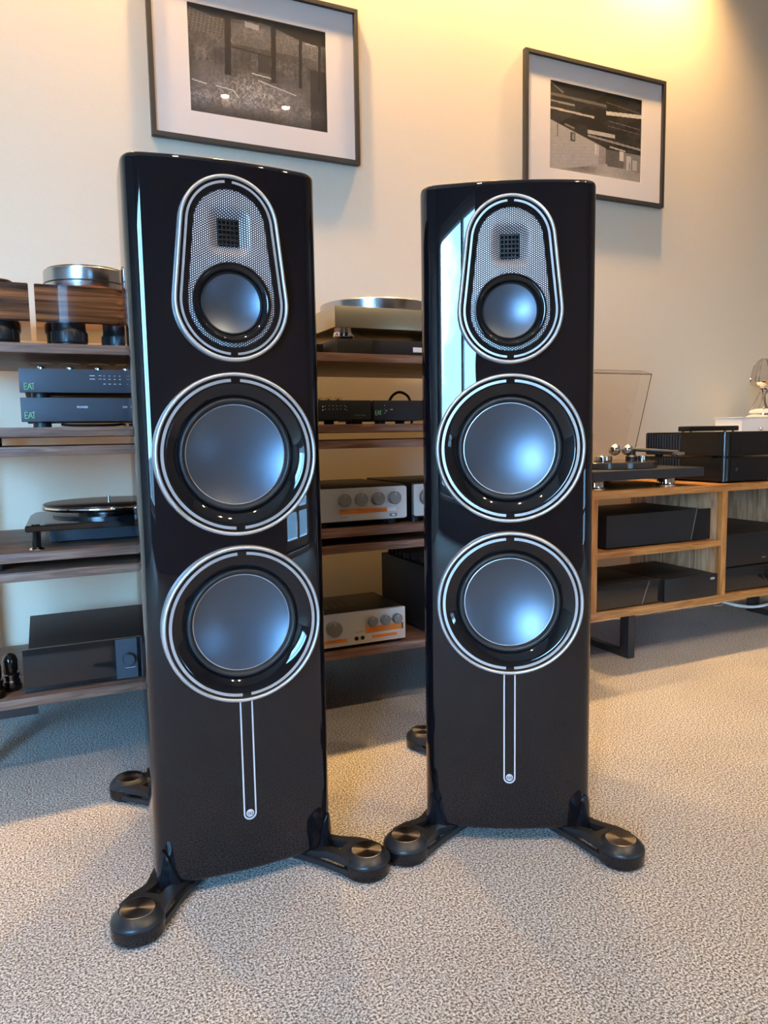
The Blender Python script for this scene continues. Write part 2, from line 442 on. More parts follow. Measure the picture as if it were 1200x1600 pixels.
def cabinet_half():
    pts = [(x, x*x/(2*0.62)) for x in np.linspace(0, 0.118, 14)[:-1]]
    pts += bez((0.118, 0.01123), (0.1345, 0.0145), (0.1445, 0.024), (0.1445, 0.048), 12)
    pts += bez((0.1445, 0.048), (0.1445, 0.17), (0.130, 0.27), (0.114, 0.335), 14)
    pts += bez((0.114, 0.335), (0.108, 0.356), (0.098, 0.366), (0.078, 0.368), 8)
    pts += [(0.078, 0.368), (0.04, 0.3695), (0.0, 0.370)]
    return [(float(a), float(b)) for a, b in pts]
HALF = cabinet_half()
OUT = HALF + [(-x, y) for x, y in HALF[-2:0:-1]]

def offset_outline(pts, d):
    n = len(pts); o = []
    for i in range(n):
        a, b = Vector(pts[i-1]), Vector(pts[(i+1) % n]); t = (b - a).normalized()
        o.append((pts[i][0] + t.y*d, pts[i][1] - t.x*d))   # outline runs front centre -> right -> back: outward = (ty, -tx)
    return o

def pill(off, n=28):
    # two-circle hull in the xz plane, shrunk by off; counter-clockwise from the right tangent of the top circle
    al = asin((R_MID - R_TOPP) / (Z_TC - Z_MID)); o = []
    for i in range(n + 1):
        a = al + (pi - 2*al)*i/n; o.append(((R_TOPP - off)*cos(a), Z_TC + (R_TOPP - off)*sin(a)))
    m = n + 4
    for i in range(m + 1):
        a = pi - al + (pi + 2*al)*i/m; o.append(((R_MID - off)*cos(a), Z_MID + (R_MID - off)*sin(a)))
    return o

def pill_loft(bm, prof, n=28):
    rings = [[bm.verts.new((x, y, z)) for x, z in pill(off, n)] for off, y in prof]
    for A, B in zip(rings[:-1], rings[1:]):
        k = len(A)
        for i in range(k): bm.faces.new((A[i], A[(i+1) % k], B[(i+1) % k], B[i]))
    bmesh.ops.recalc_face_normals(bm, faces=bm.faces[:])
    return bm

def strip(bm, inner, outer, y0, y1):
    # solid band between two open polylines (xz), from y0 (front) to y1
    q = [[bm.verts.new((p[0], y, p[1])) for p in L] for L in (inner, outer) for y in (y0, y1)]
    A, A1, B, B1 = q
    for i in range(len(A) - 1):
        bm.faces.new((A[i], A[i+1], B[i+1], B[i])); bm.faces.new((A1[i], B1[i], B1[i+1], A1[i+1]))
        bm.faces.new((B[i], B[i+1], B1[i+1], B1[i])); bm.faces.new((A[i], A1[i], A1[i+1], A[i+1]))
    for i in (0, -1): bm.faces.new((A[i], B[i], B1[i], A1[i]))
    bmesh.ops.recalc_face_normals(bm, faces=bm.faces[:])
    return bm

def arc_pts(r, c, a0, a1, n=40):
    return [(c[0] + r*cos(a0 + (a1-a0)*i/n), c[1] + r*sin(a0 + (a1-a0)*i/n)) for i in range(n + 1)]

def carve(bm, cut):
    # boolean difference on bmesh data through two temporary objects
    obs = []
    for b in (bm, cut):
        me = bpy.data.meshes.new('tmp'); b.to_mesh(me); o = bpy.data.objects.new('tmp', me); COL.objects.link(o); obs.append(o)
    md = obs[0].modifiers.new('cut', 'BOOLEAN'); md.operation = 'DIFFERENCE'; md.object = obs[1]; md.solver = 'EXACT'
    dg = bpy.context.evaluated_depsgraph_get()
    me = bpy.data.meshes.new_from_object(obs[0].evaluated_get(dg))
    bm.clear(); bm.from_mesh(me); cut.free()
    for o in obs:
        d = o.data; bpy.data.objects.remove(o); bpy.data.meshes.remove(d)
    bpy.data.meshes.remove(me)

def make_speaker(label):
    root = thing('floorstanding_speaker', label, 'loudspeaker', (0, 0, 0), 'pair of black loudspeakers')
    # cabinet
    bm = NB(); rings = []
    mids = [(float(z), 0) for z in np.linspace(Z_BOT + 0.014, Z_TOP - 0.022, 28)]
    for z, d in [(Z_BOT, -0.006), (Z_BOT + 0.002, -0.002), (Z_BOT + 0.006, 0), (Z_BOT + 0.008, 0)] + mids + [(Z_TOP - 0.0090, 0), (Z_TOP - 0.0070, 0), (Z_TOP - 0.0032, -0.0009), (Z_TOP - 0.0009, -0.0034), (Z_TOP, -0.0068)]:
        rings.append([bm.verts.new((x, y, z)) for x, y in offset_outline(OUT, d)])
    for A, B in zip(rings[:-1], rings[1:]):
        k = len(A)
        for i in range(k): bm.faces.new((A[i], A[(i+1) % k], B[(i+1) % k], B[i]))
    bm.faces.new(rings[0][::-1]); bm.faces.new(rings[-1])
    bmesh.ops.recalc_face_normals(bm, faces=bm.faces[:])
    cut = NB()
    for zc in (Z_W1, Z_W2): lathe(cut, [(0, -0.05), (0.1150, -0.05), (0.1150, 0.045), (0, 0.045)], (0, 0, zc), 'y', 96)
    prism(cut, pill(0.0085), -0.05, 0.040, 'y')
    carve(bm, cut)
    obj('cabinet', bm, 'lacquer', root, 50)
    obj('plinth', prism(NB(), offset_outline(OUT, -0.030), 0.012, Z_BOT + 0.001), 'satin_black', root)
    # bass drivers
    for zc in (Z_W1, Z_W2):
        d = obj('bass_driver', lathe(NB(), [(0.1175, 0.015), (0.1175, -0.0085), (0.1060, -0.0088), (0.1040, -0.0080), (0.0955, -0.0035), (0.0880, 0.0025), (0.0862, 0.0045), (0.0862, 0.03)], (0, 0, zc), 'y', 96), 'gloss_black', root, 40)
        obj('trim_ring', lathe(NB(), [(R_W - 0.0015, 0.02), (R_W, 0.018), (R_W, -0.0065), (R_W - 0.0008, -0.0100), (R_W - 0.0026, -0.0118), (R_W - 0.0044, -0.0118), (R_W - 0.0056, -0.0105), (R_W - 0.0062, -0.0080), (R_W - 0.0066, 0.0)], (0, 0, zc), 'y', 96), 'silver', d, 60)
        g = 0.062
        for s in (0, 1):
            a0, a1 = (pi/2 + g, 1.5*pi - g) if s == 0 else (-pi/2 + g, pi/2 - g)
            obj('accent_arc', strip(NB(), arc_pts(0.1088, (0, zc), a0, a1, 48), arc_pts(0.1133, (0, zc), a0, a1, 48), -0.0096, -0.0080), 'silver', d, 30)
        obj('surround', lathe(NB(), [(0.0866, 0.006), (0.0858, 0.0015), (0.0838, -0.0012), (0.0812, -0.0018), (0.0786, 0.0002), (0.0768, 0.0050), (0.0762, 0.0080)], (0, 0, zc), 'y', 80), 'rubber', d, 60)
        prof = [(0.0766, 0.0066), (0.0757, 0.0062), (0.0750, 0.0064)]
        obj('cone_edge', lathe(NB(), prof, (0, 0, zc), 'y', 80), 'silver', d, 60)
        Rc = 0.19; e = sqrt(Rc*Rc - 0.0750**2)
        prof = [(0.0750*k/18, 0.0064 + (sqrt(Rc*Rc - (0.0750*k/18)**2) - e)) for k in range(19)]
        obj('cone', lathe(NB(), prof, (0, 0, zc), 'y', 80), 'cone', d, 60)
    # midrange and treble module: an oblong plate
    pod = obj('treble_module', pill_loft(NB(), [(0.0060, 0.015), (0.0060, -0.0085), (0.0205, -0.0088), (0.0215, -0.0070), (0.0215, 0.0)]), 'gloss_black', root, 40)
    obj('trim_ring', pill_loft(NB(), [(0.0015, 0.02), (0.0, 0.018), (0.0, -0.0065), (0.0008, -0.0100), (0.0026, -0.0118), (0.0044, -0.0118), (0.0056, -0.0105), (0.0062, -0.0080), (0.0066, 0.0)]), 'silver', pod, 60)
    al = asin((R_MID - R_TOPP) / (Z_TC - Z_MID))
    for s in (1, -1):
        L = []
        for off in (0.0130, 0.0096):
            g1, g2 = 0.085, 0.075
            a = [((R_TOPP - off)*cos(t), Z_TC + (R_TOPP - off)*sin(t)) for t in np.linspace(pi/2 + g1, pi - al, 20)]
            b = [((R_MID - off)*cos(t), Z_MID + (R_MID - off)*sin(t)) for t in np.linspace(pi - al, 1.5*pi - g2, 26)]
            L.append([(s*float(x), float(z)) for x, z in a + b])
        obj('accent_arc', strip(NB(), L[0], L[1], -0.0098, -0.0080), 'silver', pod, 30)
    # perforated grille, dished in round the tweeter
    bm = NB(); nx, nz = 72, 116; x0, x1, z0, z1 = -0.072, 0.072, Z_MID - R_MID + 0.012, 1.0974 - 0.012
    grid = {}
    def inside(x, z):
        if z > Z_TC: rr = sqrt(x*x + (z - Z_TC)**2) - R_TOPP
        elif z < Z_MID: rr = sqrt(x*x + (z - Z_MID)**2) - R_MID
        else: t = (z - Z_MID)/(Z_TC - Z_MID); rr = abs(x) - (R_MID*(1-t) + R_TOPP*t)
        return rr < -0.0185
    def gy(x, z):
        q = max(abs(x) - 0.0150, 0.0); w = max(abs(z - Z_TW) - 0.0185, 0.0)
        dd = sqrt(q*q + w*w) / 0.0165
        t = max(0.0, 1.0 - dd); t = t*t*(3 - 2*t)
        return -0.0070 + 0.0115*t
    for i in range(nx + 1):
        for j in range(nz + 1):
            x, z = x0 + (x1-x0)*i/nx, z0 + (z1-z0)*j/nz
            grid[i, j] = (x, z)
    gv = {}
    def V(i, j):
        if (i, j) not in gv:
            x, z = grid[i, j]; gv[i, j] = bm.verts.new((x, gy(x, z), z))
        return gv[i, j]
    for i in range(nx):
        for j in range(nz):
            cx, cz = (grid[i, j][0] + grid[i+1, j][0])/2, (grid[i, j][1] + grid[i, j+1][1])/2
            if inside(cx, cz) and (cx*cx + (cz - Z_MID)**2) > 0.050**2:
                bm.faces.new((V(i, j), V(i+1, j), V(i+1, j+1), V(i, j+1)))
    obj('perforated_grille', bm, 'grille', pod, 60)
    tw = obj('tweeter', bx(-0.0160, 0.0160, 0.0030, 0.0060, Z_TW - 0.0195, Z_TW + 0.0195), 'gloss_black', pod)
    bm = NB()
    for k in range(6):
        z = Z_TW - 0.0175 + k*0.0070
        box(bm, -0.0160, 0.0160, 0.0008, 0.0030, z - 0.0009, z + 0.0009)
    for k in range(6):
        x = -0.0150 + k*0.0060
        box(bm, x - 0.0006, x + 0.0006, 0.0014, 0.0030, Z_TW - 0.0195, Z_TW + 0.0195)
    obj('tweeter_grid', bm, 'dark_metal', tw, 0)
    # the midrange
    md = obj('midrange_driver', lathe(NB(), [(0.0585, 0.004), (0.0585, -0.0105), (0.0572, -0.0128), (0.0545, -0.0132), (0.0500, -0.0105), (0.0468, -0.0062), (0.0460, -0.0040), (0.0460, 0.02)], (0, 0, Z_MID), 'y', 72), 'gloss_black', pod, 40)
    obj('surround', lathe(NB(), [(0.0462, -0.0030), (0.0456, -0.0052), (0.0444, -0.0058), (0.0432, -0.0045), (0.0428, -0.0020)], (0, 0, Z_MID), 'y', 64), 'rubber', md, 60)
    Rc = 0.115; e = sqrt(Rc*Rc - 0.0428**2)
    obj('cone', lathe(NB(), [(0.0428*k/14, -0.0025 + (sqrt(Rc*Rc - (0.0428*k/14)**2) - e)) for k in range(15)], (0, 0, Z_MID), 'y', 64), 'cone', md, 60)
    # inlaid pin-stripe and badge
    rs = 0.0092; zb = 0.119
    P = [(-rs, Z_W2 - R_W + 0.004)] + arc_pts(rs, (0, zb), pi, 2*pi, 20) + [(rs, Z_W2 - R_W + 0.004)]
    P2 = [(-rs + 0.0013 if i == 0 else (rs - 0.0013 if i == len(P)-1 else None), p[1]) for i, p in enumerate(P)]
    I = [(-rs + 0.0012, P[0][1])] + arc_pts(rs - 0.0012, (0, zb), pi, 2*pi, 20) + [(rs - 0.0012, P[0][1])]
    O = [(-rs - 0.0012, P[0][1])] + arc_pts(rs + 0.0012, (0, zb), pi, 2*pi, 20) + [(rs + 0.0012, P[0][1])]
    obj('pinstripe_inlay', strip(NB(), I, O, -0.0009, 0.002), 'silver_flat', root, 30, 'silver pinstripe with rounded lower end')
    bd = obj('badge', lathe(NB(), [(0.0062, 0.002), (0.0062, -0.0008), (0.0058, -0.0012), (0, -0.0012)], (0, 0, zb + 0.0002), 'y', 32), 'silver_flat', root)
    bm = NB()
    box(bm, -0.0005, 0.0005, -0.0016, -0.0010, zb - 0.0024, zb + 0.0026)
    for s in (1, -1):
        c = (s*0.0005, zb + 0.0002)
        aa = (-0.9, 1.0) if s > 0 else (pi - 1.0, pi + 0.9)
        strip(bm, arc_pts(0.0030, c, *aa, 10), arc_pts(0.0038, c, *aa, 10), -0.0016, -0.0010)
        aa = (-1.1, 1.25) if s > 0 else (pi - 1.25, pi + 1.1)
        strip(bm, arc_pts(0.0013, c, *aa, 8), arc_pts(0.0017, c, *aa, 8), -0.0016, -0.0010)
    obj('badge_emblem', bm, 'satin_black', bd, 0)
    # outrigger feet
    def outrigger(px, py, cx, cy, fin_idx):
        s = 1 if px > 0 else -1
        r = obj('outrigger', lathe(NB(), [(0.0335, 0.0), (0.0370, 0.002), (0.0385, 0.005), (0.0385, 0.0250), (0.0378, 0.0275), (0.0365, 0.0290), (0.0276, 0.0378), (0.0262, 0.0384), (0.0258, 0.0365), (0, 0.0365)], (px, py, 0), 'z', 56), 'dark_metal', root, 40)
        obj('foot_disc', lathe(NB(), [(0.0252, 0.0360), (0.0252, 0.0381), (0.0246, 0.0386), (0, 0.0386)], (0, 0, 0), 'z', 56), 'spun_disc', r, 15)
        r.children[-1].location = (px, py, 0)
        obj('foot_base', lathe(NB(), [(0, 0.0003), (0.0338, 0.0003), (0.0376, 0.0025), (0.0390, 0.006), (0.0390, 0.0225), (0.0380, 0.0235)], (px, py, 0), 'z', 56), 'gloss_black', r, 40)
        P, C = Vector((px, py)), Vector((cx, cy)); u = (C - P).normalized(); n = Vector((-u.y, u.x)); Ld = (C - P).length
        def bar(bmx, stations):
            # stations: (t along arm, lateral offset, half width, z0, z1)
            R = []
            for t, lo_, hw, za, zb_ in stations:
                c = P + u*t + n*lo_
                R.append([bmx.verts.new((c.x + n.x*k*hw, c.y + n.y*k*hw, z)) for k, z in ((-1, za), (1, za), (1, zb_), (-1, zb_))])
            for A, B in zip(R[:-1], R[1:]):
                for i in range(4): bmx.faces.new((A[i], A[(i+1) % 4], B[(i+1) % 4], B[i]))
            bmx.faces.new(R[0][::-1]); bmx.faces.new(R[-1])
        bm = NB()
        for k in (1, -1):
            bar(bm, [(0.010, k*0.0275, 0.0085, 0.022, 0.0330), (0.035, k*0.0235, 0.0085, 0.020, 0.0335), (Ld*0.62, k*0.0185, 0.0080, 0.017, 0.0300), (Ld*0.85, k*0.021, 0.0085, 0.014, 0.0245), (Ld + 0.035, k*0.030, 0.010, 0.010, 0.0215)])
            bar(bm, [(0.012, k*0.034, 0.0032, 0.006, 0.016), (Ld*0.7, k*0.031, 0.0032, 0.006, 0.014), (Ld + 0.03, k*0.040, 0.004, 0.010, 0.0215)])
        bar(bm, [(0.020, 0, 0.026, 0.024, 0.0325), (0.044, 0, 0.016, 0.022, 0.0325)])
        bmesh.ops.recalc_face_normals(bm, faces=bm.faces[:])
        obj('arm', bm, 'dark_metal', r, 30)
        # fin climbing the cabinet corner
        bm = NB(); rings = []; base = offset_outline(OUT, 0.0035); inn = offset_outline(OUT, -0.001)
        N = len(OUT)
        for k in range(13):
            t = k/12; z = 0.014 + 0.066*t
            w = (1 - t)**0.62 if t < 1 else 0
            i0, ic, i1 = fin_idx
            a = ic + (i0 - ic)*w; b = ic + 0.6 + (i1 - ic)*w
            ring = []
            for src, order in ((base, range(0, 9)), (inn, range(8, -1, -1))):
                for m_ in order:
                    f = a + (b - a)*m_/8; j = int(math.floor(f)) % N; fr = f - math.floor(f); q, q2 = src[j], src[(j+1) % N]
                    bulge = 1 + (0.0 if src is inn else 0.025*sin(pi*m_/8)*(1-t))
                    x, y = q[0] + (q2[0]-q[0])*fr, q[1] + (q2[1]-q[1])*fr
                    ring.append(bm.verts.new((x*bulge, y, z)))
            rings.append(ring)
        for A, B in zip(rings[:-1], rings[1:]):
            k = len(A)
            for i in range(k): bm.faces.new((A[i], A[(i+1) % k], B[(i+1) % k], B[i]))
        bm.faces.new(rings[0]); bm.faces.new(rings[-1])
        bmesh.ops.recalc_face_normals(bm, faces=bm.faces[:])
        obj('corner_fin', bm, 'satin_gloss', r, 40)
        return r
    if 'satin_gloss' not in MATS: mat('satin_gloss', (0.008, 0.009, 0.012), rough=0.14)
    nH = len(HALF); N = len(OUT)
    outrigger(0.1802, -0.0476, 0.122, 0.035, (12, 17.5, 22))
    outrigger(-0.1802, -0.0476, -0.122, 0.035, (N - 22, N - 18.1, N - 12))
    outrigger(0.155, 0.4025, 0.098, 0.345, (38.5, 42, 45.5))
    outrigger(-0.155, 0.4025, -0.098, 0.345, (N - 45.5, N - 42.6, N - 38.5))
    # rear details: binding post plate and port
    obj('terminal_plate', bx(-0.05, 0.05, 0.366, 0.374, 0.14, 0.26, bev=0.004), 'satin_black', root)
    obj('reflex_port', lathe(NB(), [(0.045, 0.0), (0.044, 0.006), (0.034, 0.004), (0.030, -0.02), (0, -0.02)], (0, 0.370, 0.70), 'y', 32), 'satin_black', root)
    return root

sp1 = make_speaker('tall gloss black floorstanding loudspeaker nearer the camera, before the rack with stacked slate boxes')
sp2 = copy_tree(sp1)
sp1.location = (0.2708, 1.1166, 0); sp1.rotation_euler = (0, 0, radians(-1.283))
sp2.location = (0.7089, 1.0328, 0); sp2.rotation_euler = (0, 0, radians(-28.397))
sp2['label'] = 'tall gloss black floorstanding loudspeaker standing between the walnut racks and the low sideboard'

# ------------------------------------------------------------------ walnut racks
SH = [0.9146, 0.7438, 0.7047, 0.4860, 0.4459, 0.1782]; ST = 0.0198
RY0, RY1 = 1.6875, 2.147
def rack(x0, x1, label, spacers):
    r = thing('hifi_rack', label, 'rack', (x0, RY0, 0), 'walnut hi-fi racks along the wall')
    for z in SH: obj('shelf_board', bx(x0, x1, RY0, RY1, z - ST, z, bev=0.0012), 'walnut', r)
    for (za, zb) in ((SH[0] - ST, SH[1]), (SH[2] - ST, SH[3]), (SH[4] - ST, SH[5])):
        for x in (x0 + 0.002, x1 - 0.024):
            for y in (RY0 + 0.03, RY1 - 0.055): obj('post', bx(x, x + 0.022, y, y + 0.025, zb, za, bev=0.001), 'leg_metal', r)
    for (za, zb) in ((SH[1] - ST, SH[2]), (SH[3] - ST, SH[4])):
        for x in spacers:
            for y in (RY0 + 0.035, RY1 - 0.06): obj('spacer', bx(x - 0.012, x + 0.012, y, y + 0.024, zb, za, bev=0.001), 'satin_black', r)
    for xa, xb in ((x0 + 0.002, x0 + 0.134), (x1 - 0.134, x1 - 0.002)):
        f = obj('base_bar', bx(xa, xb, RY0 + 0.012, RY1 - 0.02, SH[5] - ST - 0.022, SH[5] - ST, bev=0.001), 'leg_metal', r)
    for x in (x0 + 0.004, x1 - 0.034):
        for y in (RY0 + 0.10, RY1 - 0.06): obj('leg', bx(x, x + 0.03, y, y + 0.03, 0, SH[5] - ST - 0.022, bev=0.001), 'leg_metal', r)
    return r
rack(-0.170, 0.395, 'walnut hi-fi rack behind the nearer loudspeaker, carrying the glossy veneered turntable', [-0.098, 0.372])
rack(0.412, 1.40, 'walnut hi-fi rack showing between the two loudspeakers, carrying the champagne turntable', [0.435, 1.377])

# ---- veneered turntable on the rack top, its motor plinth beside it
S1 = SH[0]
t = thing('turntable', 'turntable with glossy striped dark veneer plinth and thick steel platter on the rack top', 'turntable', (0.09, 1.86, S1))
obj('plinth', prism(NB(), [(0.008, 1.72), (0.164, 1.72), (0.186, 1.735), (0.205, 1.77), (0.205, 2.06), (0.008, 2.06)], 0.962, 1.039, bev=0.0015), 'macassar', t)
pl = obj('platter', lathe(NB(), [(0.0, 1.040), (0.084, 1.040), (0.084, 1.048), (0.090, 1.050), (0.0915, 1.053), (0.0915, 1.093), (0.090, 1.095), (0, 1.095)], (0.120, 1.87, 0), 'z', 72), 'steel_platter', t, 30)
obj('record_mat', cyl(NB(), (0.120, 1.87, 1.095), 0.086, 0.003, 'z', 48), 'record', pl)
obj('platter_groove', lathe(NB(), [(0.0912, 1.0635), (0.0922, 1.064), (0.0922, 1.0665), (0.0912, 1.067)], (0.120, 1.87, 0), 'z', 72), 'satin_black', pl)
def knurled_foot(x, y, par, zt=0.9625):
    f = obj('foot', lathe(NB(), [(0, S1), (0.031, S1), (0.033, S1 + 0.004), (0.033, S1 + 0.008), (0.036, S1 + 0.010), (0.036, zt - 0.014), (0.034, zt - 0.011), (0.034, zt), (0, zt)], (x, y, 0), 'z', 40), 'satin_black', par)
    for k in range(14):
        a = 2*pi*k/14
        bm = bx(-0.0055, 0.0055, -0.0375, -0.0350, S1 + 0.012, zt - 0.016, bev=0.0008)
        bmesh.ops.rotate(bm, verts=bm.verts[:], cent=(0, 0, 0), matrix=Matrix.Rotation(a, 3, 'Z')); bmesh.ops.translate(bm, verts=bm.verts[:], vec=(x, y, 0))
        obj('knurl', bm, 'dark_metal', f)
for x, y in ((0.072, 1.765), (0.178, 1.81), (0.065, 2.02)): knurled_foot(x, y, t)
t = thing('motor_plinth', 'narrow glossy striped veneer motor plinth beside the turntable, at the photo edge', 'turntable motor', (-0.06, 1.86, S1))
obj('plinth', prism(NB(), [(-0.125, 1.72), (-0.003, 1.72), (-0.003, 2.06), (-0.125, 2.06)], 0.962, 1.039, bev=0.0015), 'macassar', t)
obj('motor_cap', lathe(NB(), [(0, 1.039), (0.034, 1.039), (0.034, 1.049), (0.032, 1.051), (0, 1.051)], (-0.066, 1.78, 0), 'z', 32), 'satin_black', t)
for x, y in ((-0.062, 1.765), (-0.062, 2.02)): knurled_foot(x, y, t)

# ---- two dark separates stacked, green lettering
def lettering(par, s, size, x, y, z, m='print_white', sx=1.0, name='lettering', align='LEFT'):
    return obj(name, text_bm(s, size, x, y, z, align, 0.00025, sx), m, par, 0)
def eat_logo(par, x, y, z, h=0.0125, m='logo_green'):
    # thin strokes: E, A, T with the long raised T bar
    bm = NB(); w = h*0.085
    def st(p, q):
        p, q = Vector((x + p[0]*h, z + p[1]*h)), Vector((x + q[0]*h, z + q[1]*h)); d = (q - p).normalized(); nn = Vector((-d.y, d.x))*w*0.5
        prism(bm, [tuple(p + nn), tuple(p - nn), tuple(q - nn), tuple(q + nn)], y - 0.0006, y + 0.0002, 'y')
    for a, b in (((0, 0), (0, 1)), ((0, 1), (0.42, 1)), ((0, 0.5), (0.38, 0.5)), ((0, 0), (0.42, 0)),
                 ((0.5, 0), (0.82, 1.0)), ((0.82, 1.0), (1.12, 0.0)), ((0.62, 0.38), (0.98, 0.38)),
                 ((1.32, 0), (1.32, 0.98)), ((1.0, 0.93), (1.5, 1.05))): st(a, b)
    return obj('logo_lettering', bm, m, par, 0, 'green EAT lettering')
lower = thing('power_supply', 'slim dark slate power supply box marked POWER, resting on the second rack board', 'hi-fi unit', (0.13, 1.85, SH[1]), 'dark separates with green lettering')
z0, z1 = 0.7555, 0.805
obj('case', bx(-0.022, 0.292, 1.712, 2.00, z0 + 0.002, z1 - 0.001, bev=0.001), 'satin_black', lower)
obj('front_panel', bx(-0.031, 0.300, 1.70, 1.712, z0, z1, bev=0.001), 'slate_front', lower)
for x in (0.008, 0.262):
    for y in (1.735, 1.96): obj('foot', cyl(NB(), (x, y, SH[1]), 0.018, z0 + 0.002 - SH[1], 'z', 24), 'rubber', lower)
eat_logo(lower, -0.024, 1.70, 0.7625); lettering(lower, 'POWER', 0.0062, 0.076, 1.6998, 0.7835); lettering(lower, 'ON', 0.006, 0.167, 1.6998, 0.7838)
upper = thing('phono_preamplifier', 'slim dark slate phono preamplifier with glass valve covers standing on the box marked POWER', 'hi-fi unit', (0.13, 1.85, z1), 'dark separates with green lettering')
u0, u1 = 0.8155, 0.864
obj('case', bx(-0.022, 0.292, 1.712, 2.00, u0 + 0.002, u1 - 0.001, bev=0.001), 'satin_black', upper)
obj('front_panel', bx(-0.031, 0.300, 1.70, 1.712, u0, u1, bev=0.001), 'slate_front', upper)
for x in (0.008, 0.262):
    for y in (1.735, 1.96): obj('foot', cyl(NB(), (x, y, z1), 0.018, u0 + 0.002 - z1, 'z', 24), 'rubber', upper)
eat_logo(upper, -0.022, 1.70, 0.8215)
for j, zz in enumerate((0.8505, 0.8435, 0.8335)):      # printed scale, too small to read
    if j < 2:
        obj('print_mark', bx(0.104, 0.1145, 1.6994, 1.7002, zz, zz + 0.0017), 'print_grey2', upper)
        obj('print_rule', bx(0.1215, 0.128, 1.6994, 1.7002, zz + 0.0010, zz + 0.0016), 'print_white', upper)
    for k in range(4):
        w = (0.0012, 0.0018, 0.0024)[j]; x = 0.133 + k*0.0105
        obj('print_mark', bx(x - w, x + w, 1.6994, 1.7002, zz, zz + 0.0016), 'print_grey2', upper)
for k in range(5):
    x = 0.013 + 0.0585*k
    v = obj('valve_cover', lathe(NB(), [(0.022, u1 - 0.001), (0.024, u1 + 0.002), (0.024, u1 + 0.017), (0.0225, u1 + 0.0195), (0.0, u1 + 0.0205)], (x, 1.80, 0), 'z', 28), 'valve_glass', upper)
    obj('valve', lathe(NB(), [(0.006, u1 - 0.001), (0.0085, u1 + 0.002), (0.0085, u1 + 0.011), (0.005, u1 + 0.014), (0, u1 + 0.015)], (x, 1.80, 0), 'z', 16), 'chrome', v)
tag(obj('signal_cable', tube(NB(), [(0.045, 1.74, 0.7505), (0.06, 1.735, 0.7485), (0.10, 1.73, 0.7478), (0.15, 1.735, 0.7480), (0.17, 1.75, 0.7500), (0.18, 1.80, 0.7490)], 0.0028), 'satin_black'), 'thin black cable lying under the slate power supply box', 'cable')

# ---- gloss black turntable on the middle tier
S4 = SH[3]
t = thing('turntable', 'gloss black turntable with chrome edged platter on the middle tier of the rack', 'turntable', (0.15, 1.9, S4))
obj('plinth', prism(NB(), [(-0.038, 1.705), (0.36, 1.705), (0.36, 2.06), (0.02, 2.06), (-0.02, 2.02), (-0.03, 1.95)], 0.526, 0.5395, bev=0.0015), 'gloss_black', t)
obj('plinth_edge', prism(NB(), [(-0.0385, 1.7035), (0.3605, 1.7035), (0.3605, 1.7055), (-0.0385, 1.7055)], 0.528, 0.5375), 'chrome_dark', t)
obj('subplatter', lathe(NB(), [(0, 0.5393), (0.125, 0.5393), (0.125, 0.5445), (0.07, 0.5455), (0.07, 0.556), (0, 0.556)], (0.143, 1.885, 0), 'z', 64), 'record', t)
p = obj('platter', lathe(NB(), [(0, 0.5555), (0.140, 0.5555), (0.1475, 0.5580), (0.1495, 0.562), (0.1485, 0.566), (0.144, 0.5675)], (0.143, 1.885, 0), 'z', 96), 'chrome', t, 60)
obj('record', lathe(NB(), [(0.1445, 0.5670), (0.1445, 0.5690), (0.143, 0.5700), (0, 0.5700)], (0.143, 1.885, 0), 'z', 96), 'record', p)
obj('spindle', cyl(NB(), (0.143, 1.885, 0.569), 0.0035, 0.014, 'z', 12), 'chrome', p)
for x, y in ((-0.018, 1.718), (0.34, 1.718), (0.16, 2.04)):
    f = obj('foot', cyl(NB(), (x, y, S4 + 0.006), 0.0085, 0.526 - S4 - 0.006 + 0.0155, 'z', 24, 0.001), 'gloss_black', t)
    obj('foot_pad', lathe(NB(), [(0, S4), (0.015, S4), (0.0155, S4 + 0.002), (0.013, S4 + 0.005), (0.0085, S4 + 0.007)], (x, y, 0), 'z', 28), 'chrome', f)
obj('tonearm', tube(NB(), [(0.325, 2.0, 0.59), (0.315, 1.85, 0.586), (0.27, 1.76, 0.578)], 0.0045), 'chrome', t)
obj('tonearm_pillar', cyl(NB(), (0.325, 1.995, 0.539), 0.016, 0.058, 'z', 24, 0.002), 'gloss_black', t)
t = thing('flat_box', 'flat dark slate box under the gloss black turntable on the middle tier', 'hi-fi unit', (0.17, 1.92, S4))
obj('case', bx(0.008, 0.33, 1.80, 2.03, S4 + 0.005, S4 + 0.036, bev=0.001), 'slate_front', t)
for x in (0.03, 0.305):
    for y in (1.82, 2.0): obj('foot', cyl(NB(), (x, y, S4), 0.01, 0.0055, 'z', 16), 'rubber', t)

# ---- large black amplifier on the bottom board and the row of valves beside it
S6 = SH[5]
t = thing('amplifier', 'large black amplifier with mirror dark front and slate control strip on the bottom board', 'amplifier', (0.15, 1.88, S6))
obj('case', bx(-0.048, 0.362, 1.724, 2.06, S6 + 0.006, 0.2725, bev=0.0015), 'matte_black', t)
obj('front_panel', bx(-0.060, 0.372, 1.712, 1.724, S6 + 0.004, 0.2735, bev=0.001), mat('smoked_mirror', (0.01, 0.01, 0.011), rough=0.08, ior=1.6), t)
c = obj('control_strip', bx(0.1262, 0.1715, 1.7105, 1.7125, S6 + 0.005, 0.2728), 'amp_grey', t)
obj('volume_knob', lathe(NB(), [(0.0125, 0.0), (0.0125, -0.012), (0.0115, -0.0135), (0, -0.0135)], (0.153, 1.7105, 0.2275), 'y', 40), 'amp_grey', c)
obj('knob_recess', lathe(NB(), [(0.0142, 0.0), (0.0142, -0.0008), (0.0128, -0.0008), (0.0128, 0.0)], (0.153, 1.7105, 0.2275), 'y', 40), 'satin_black', c)
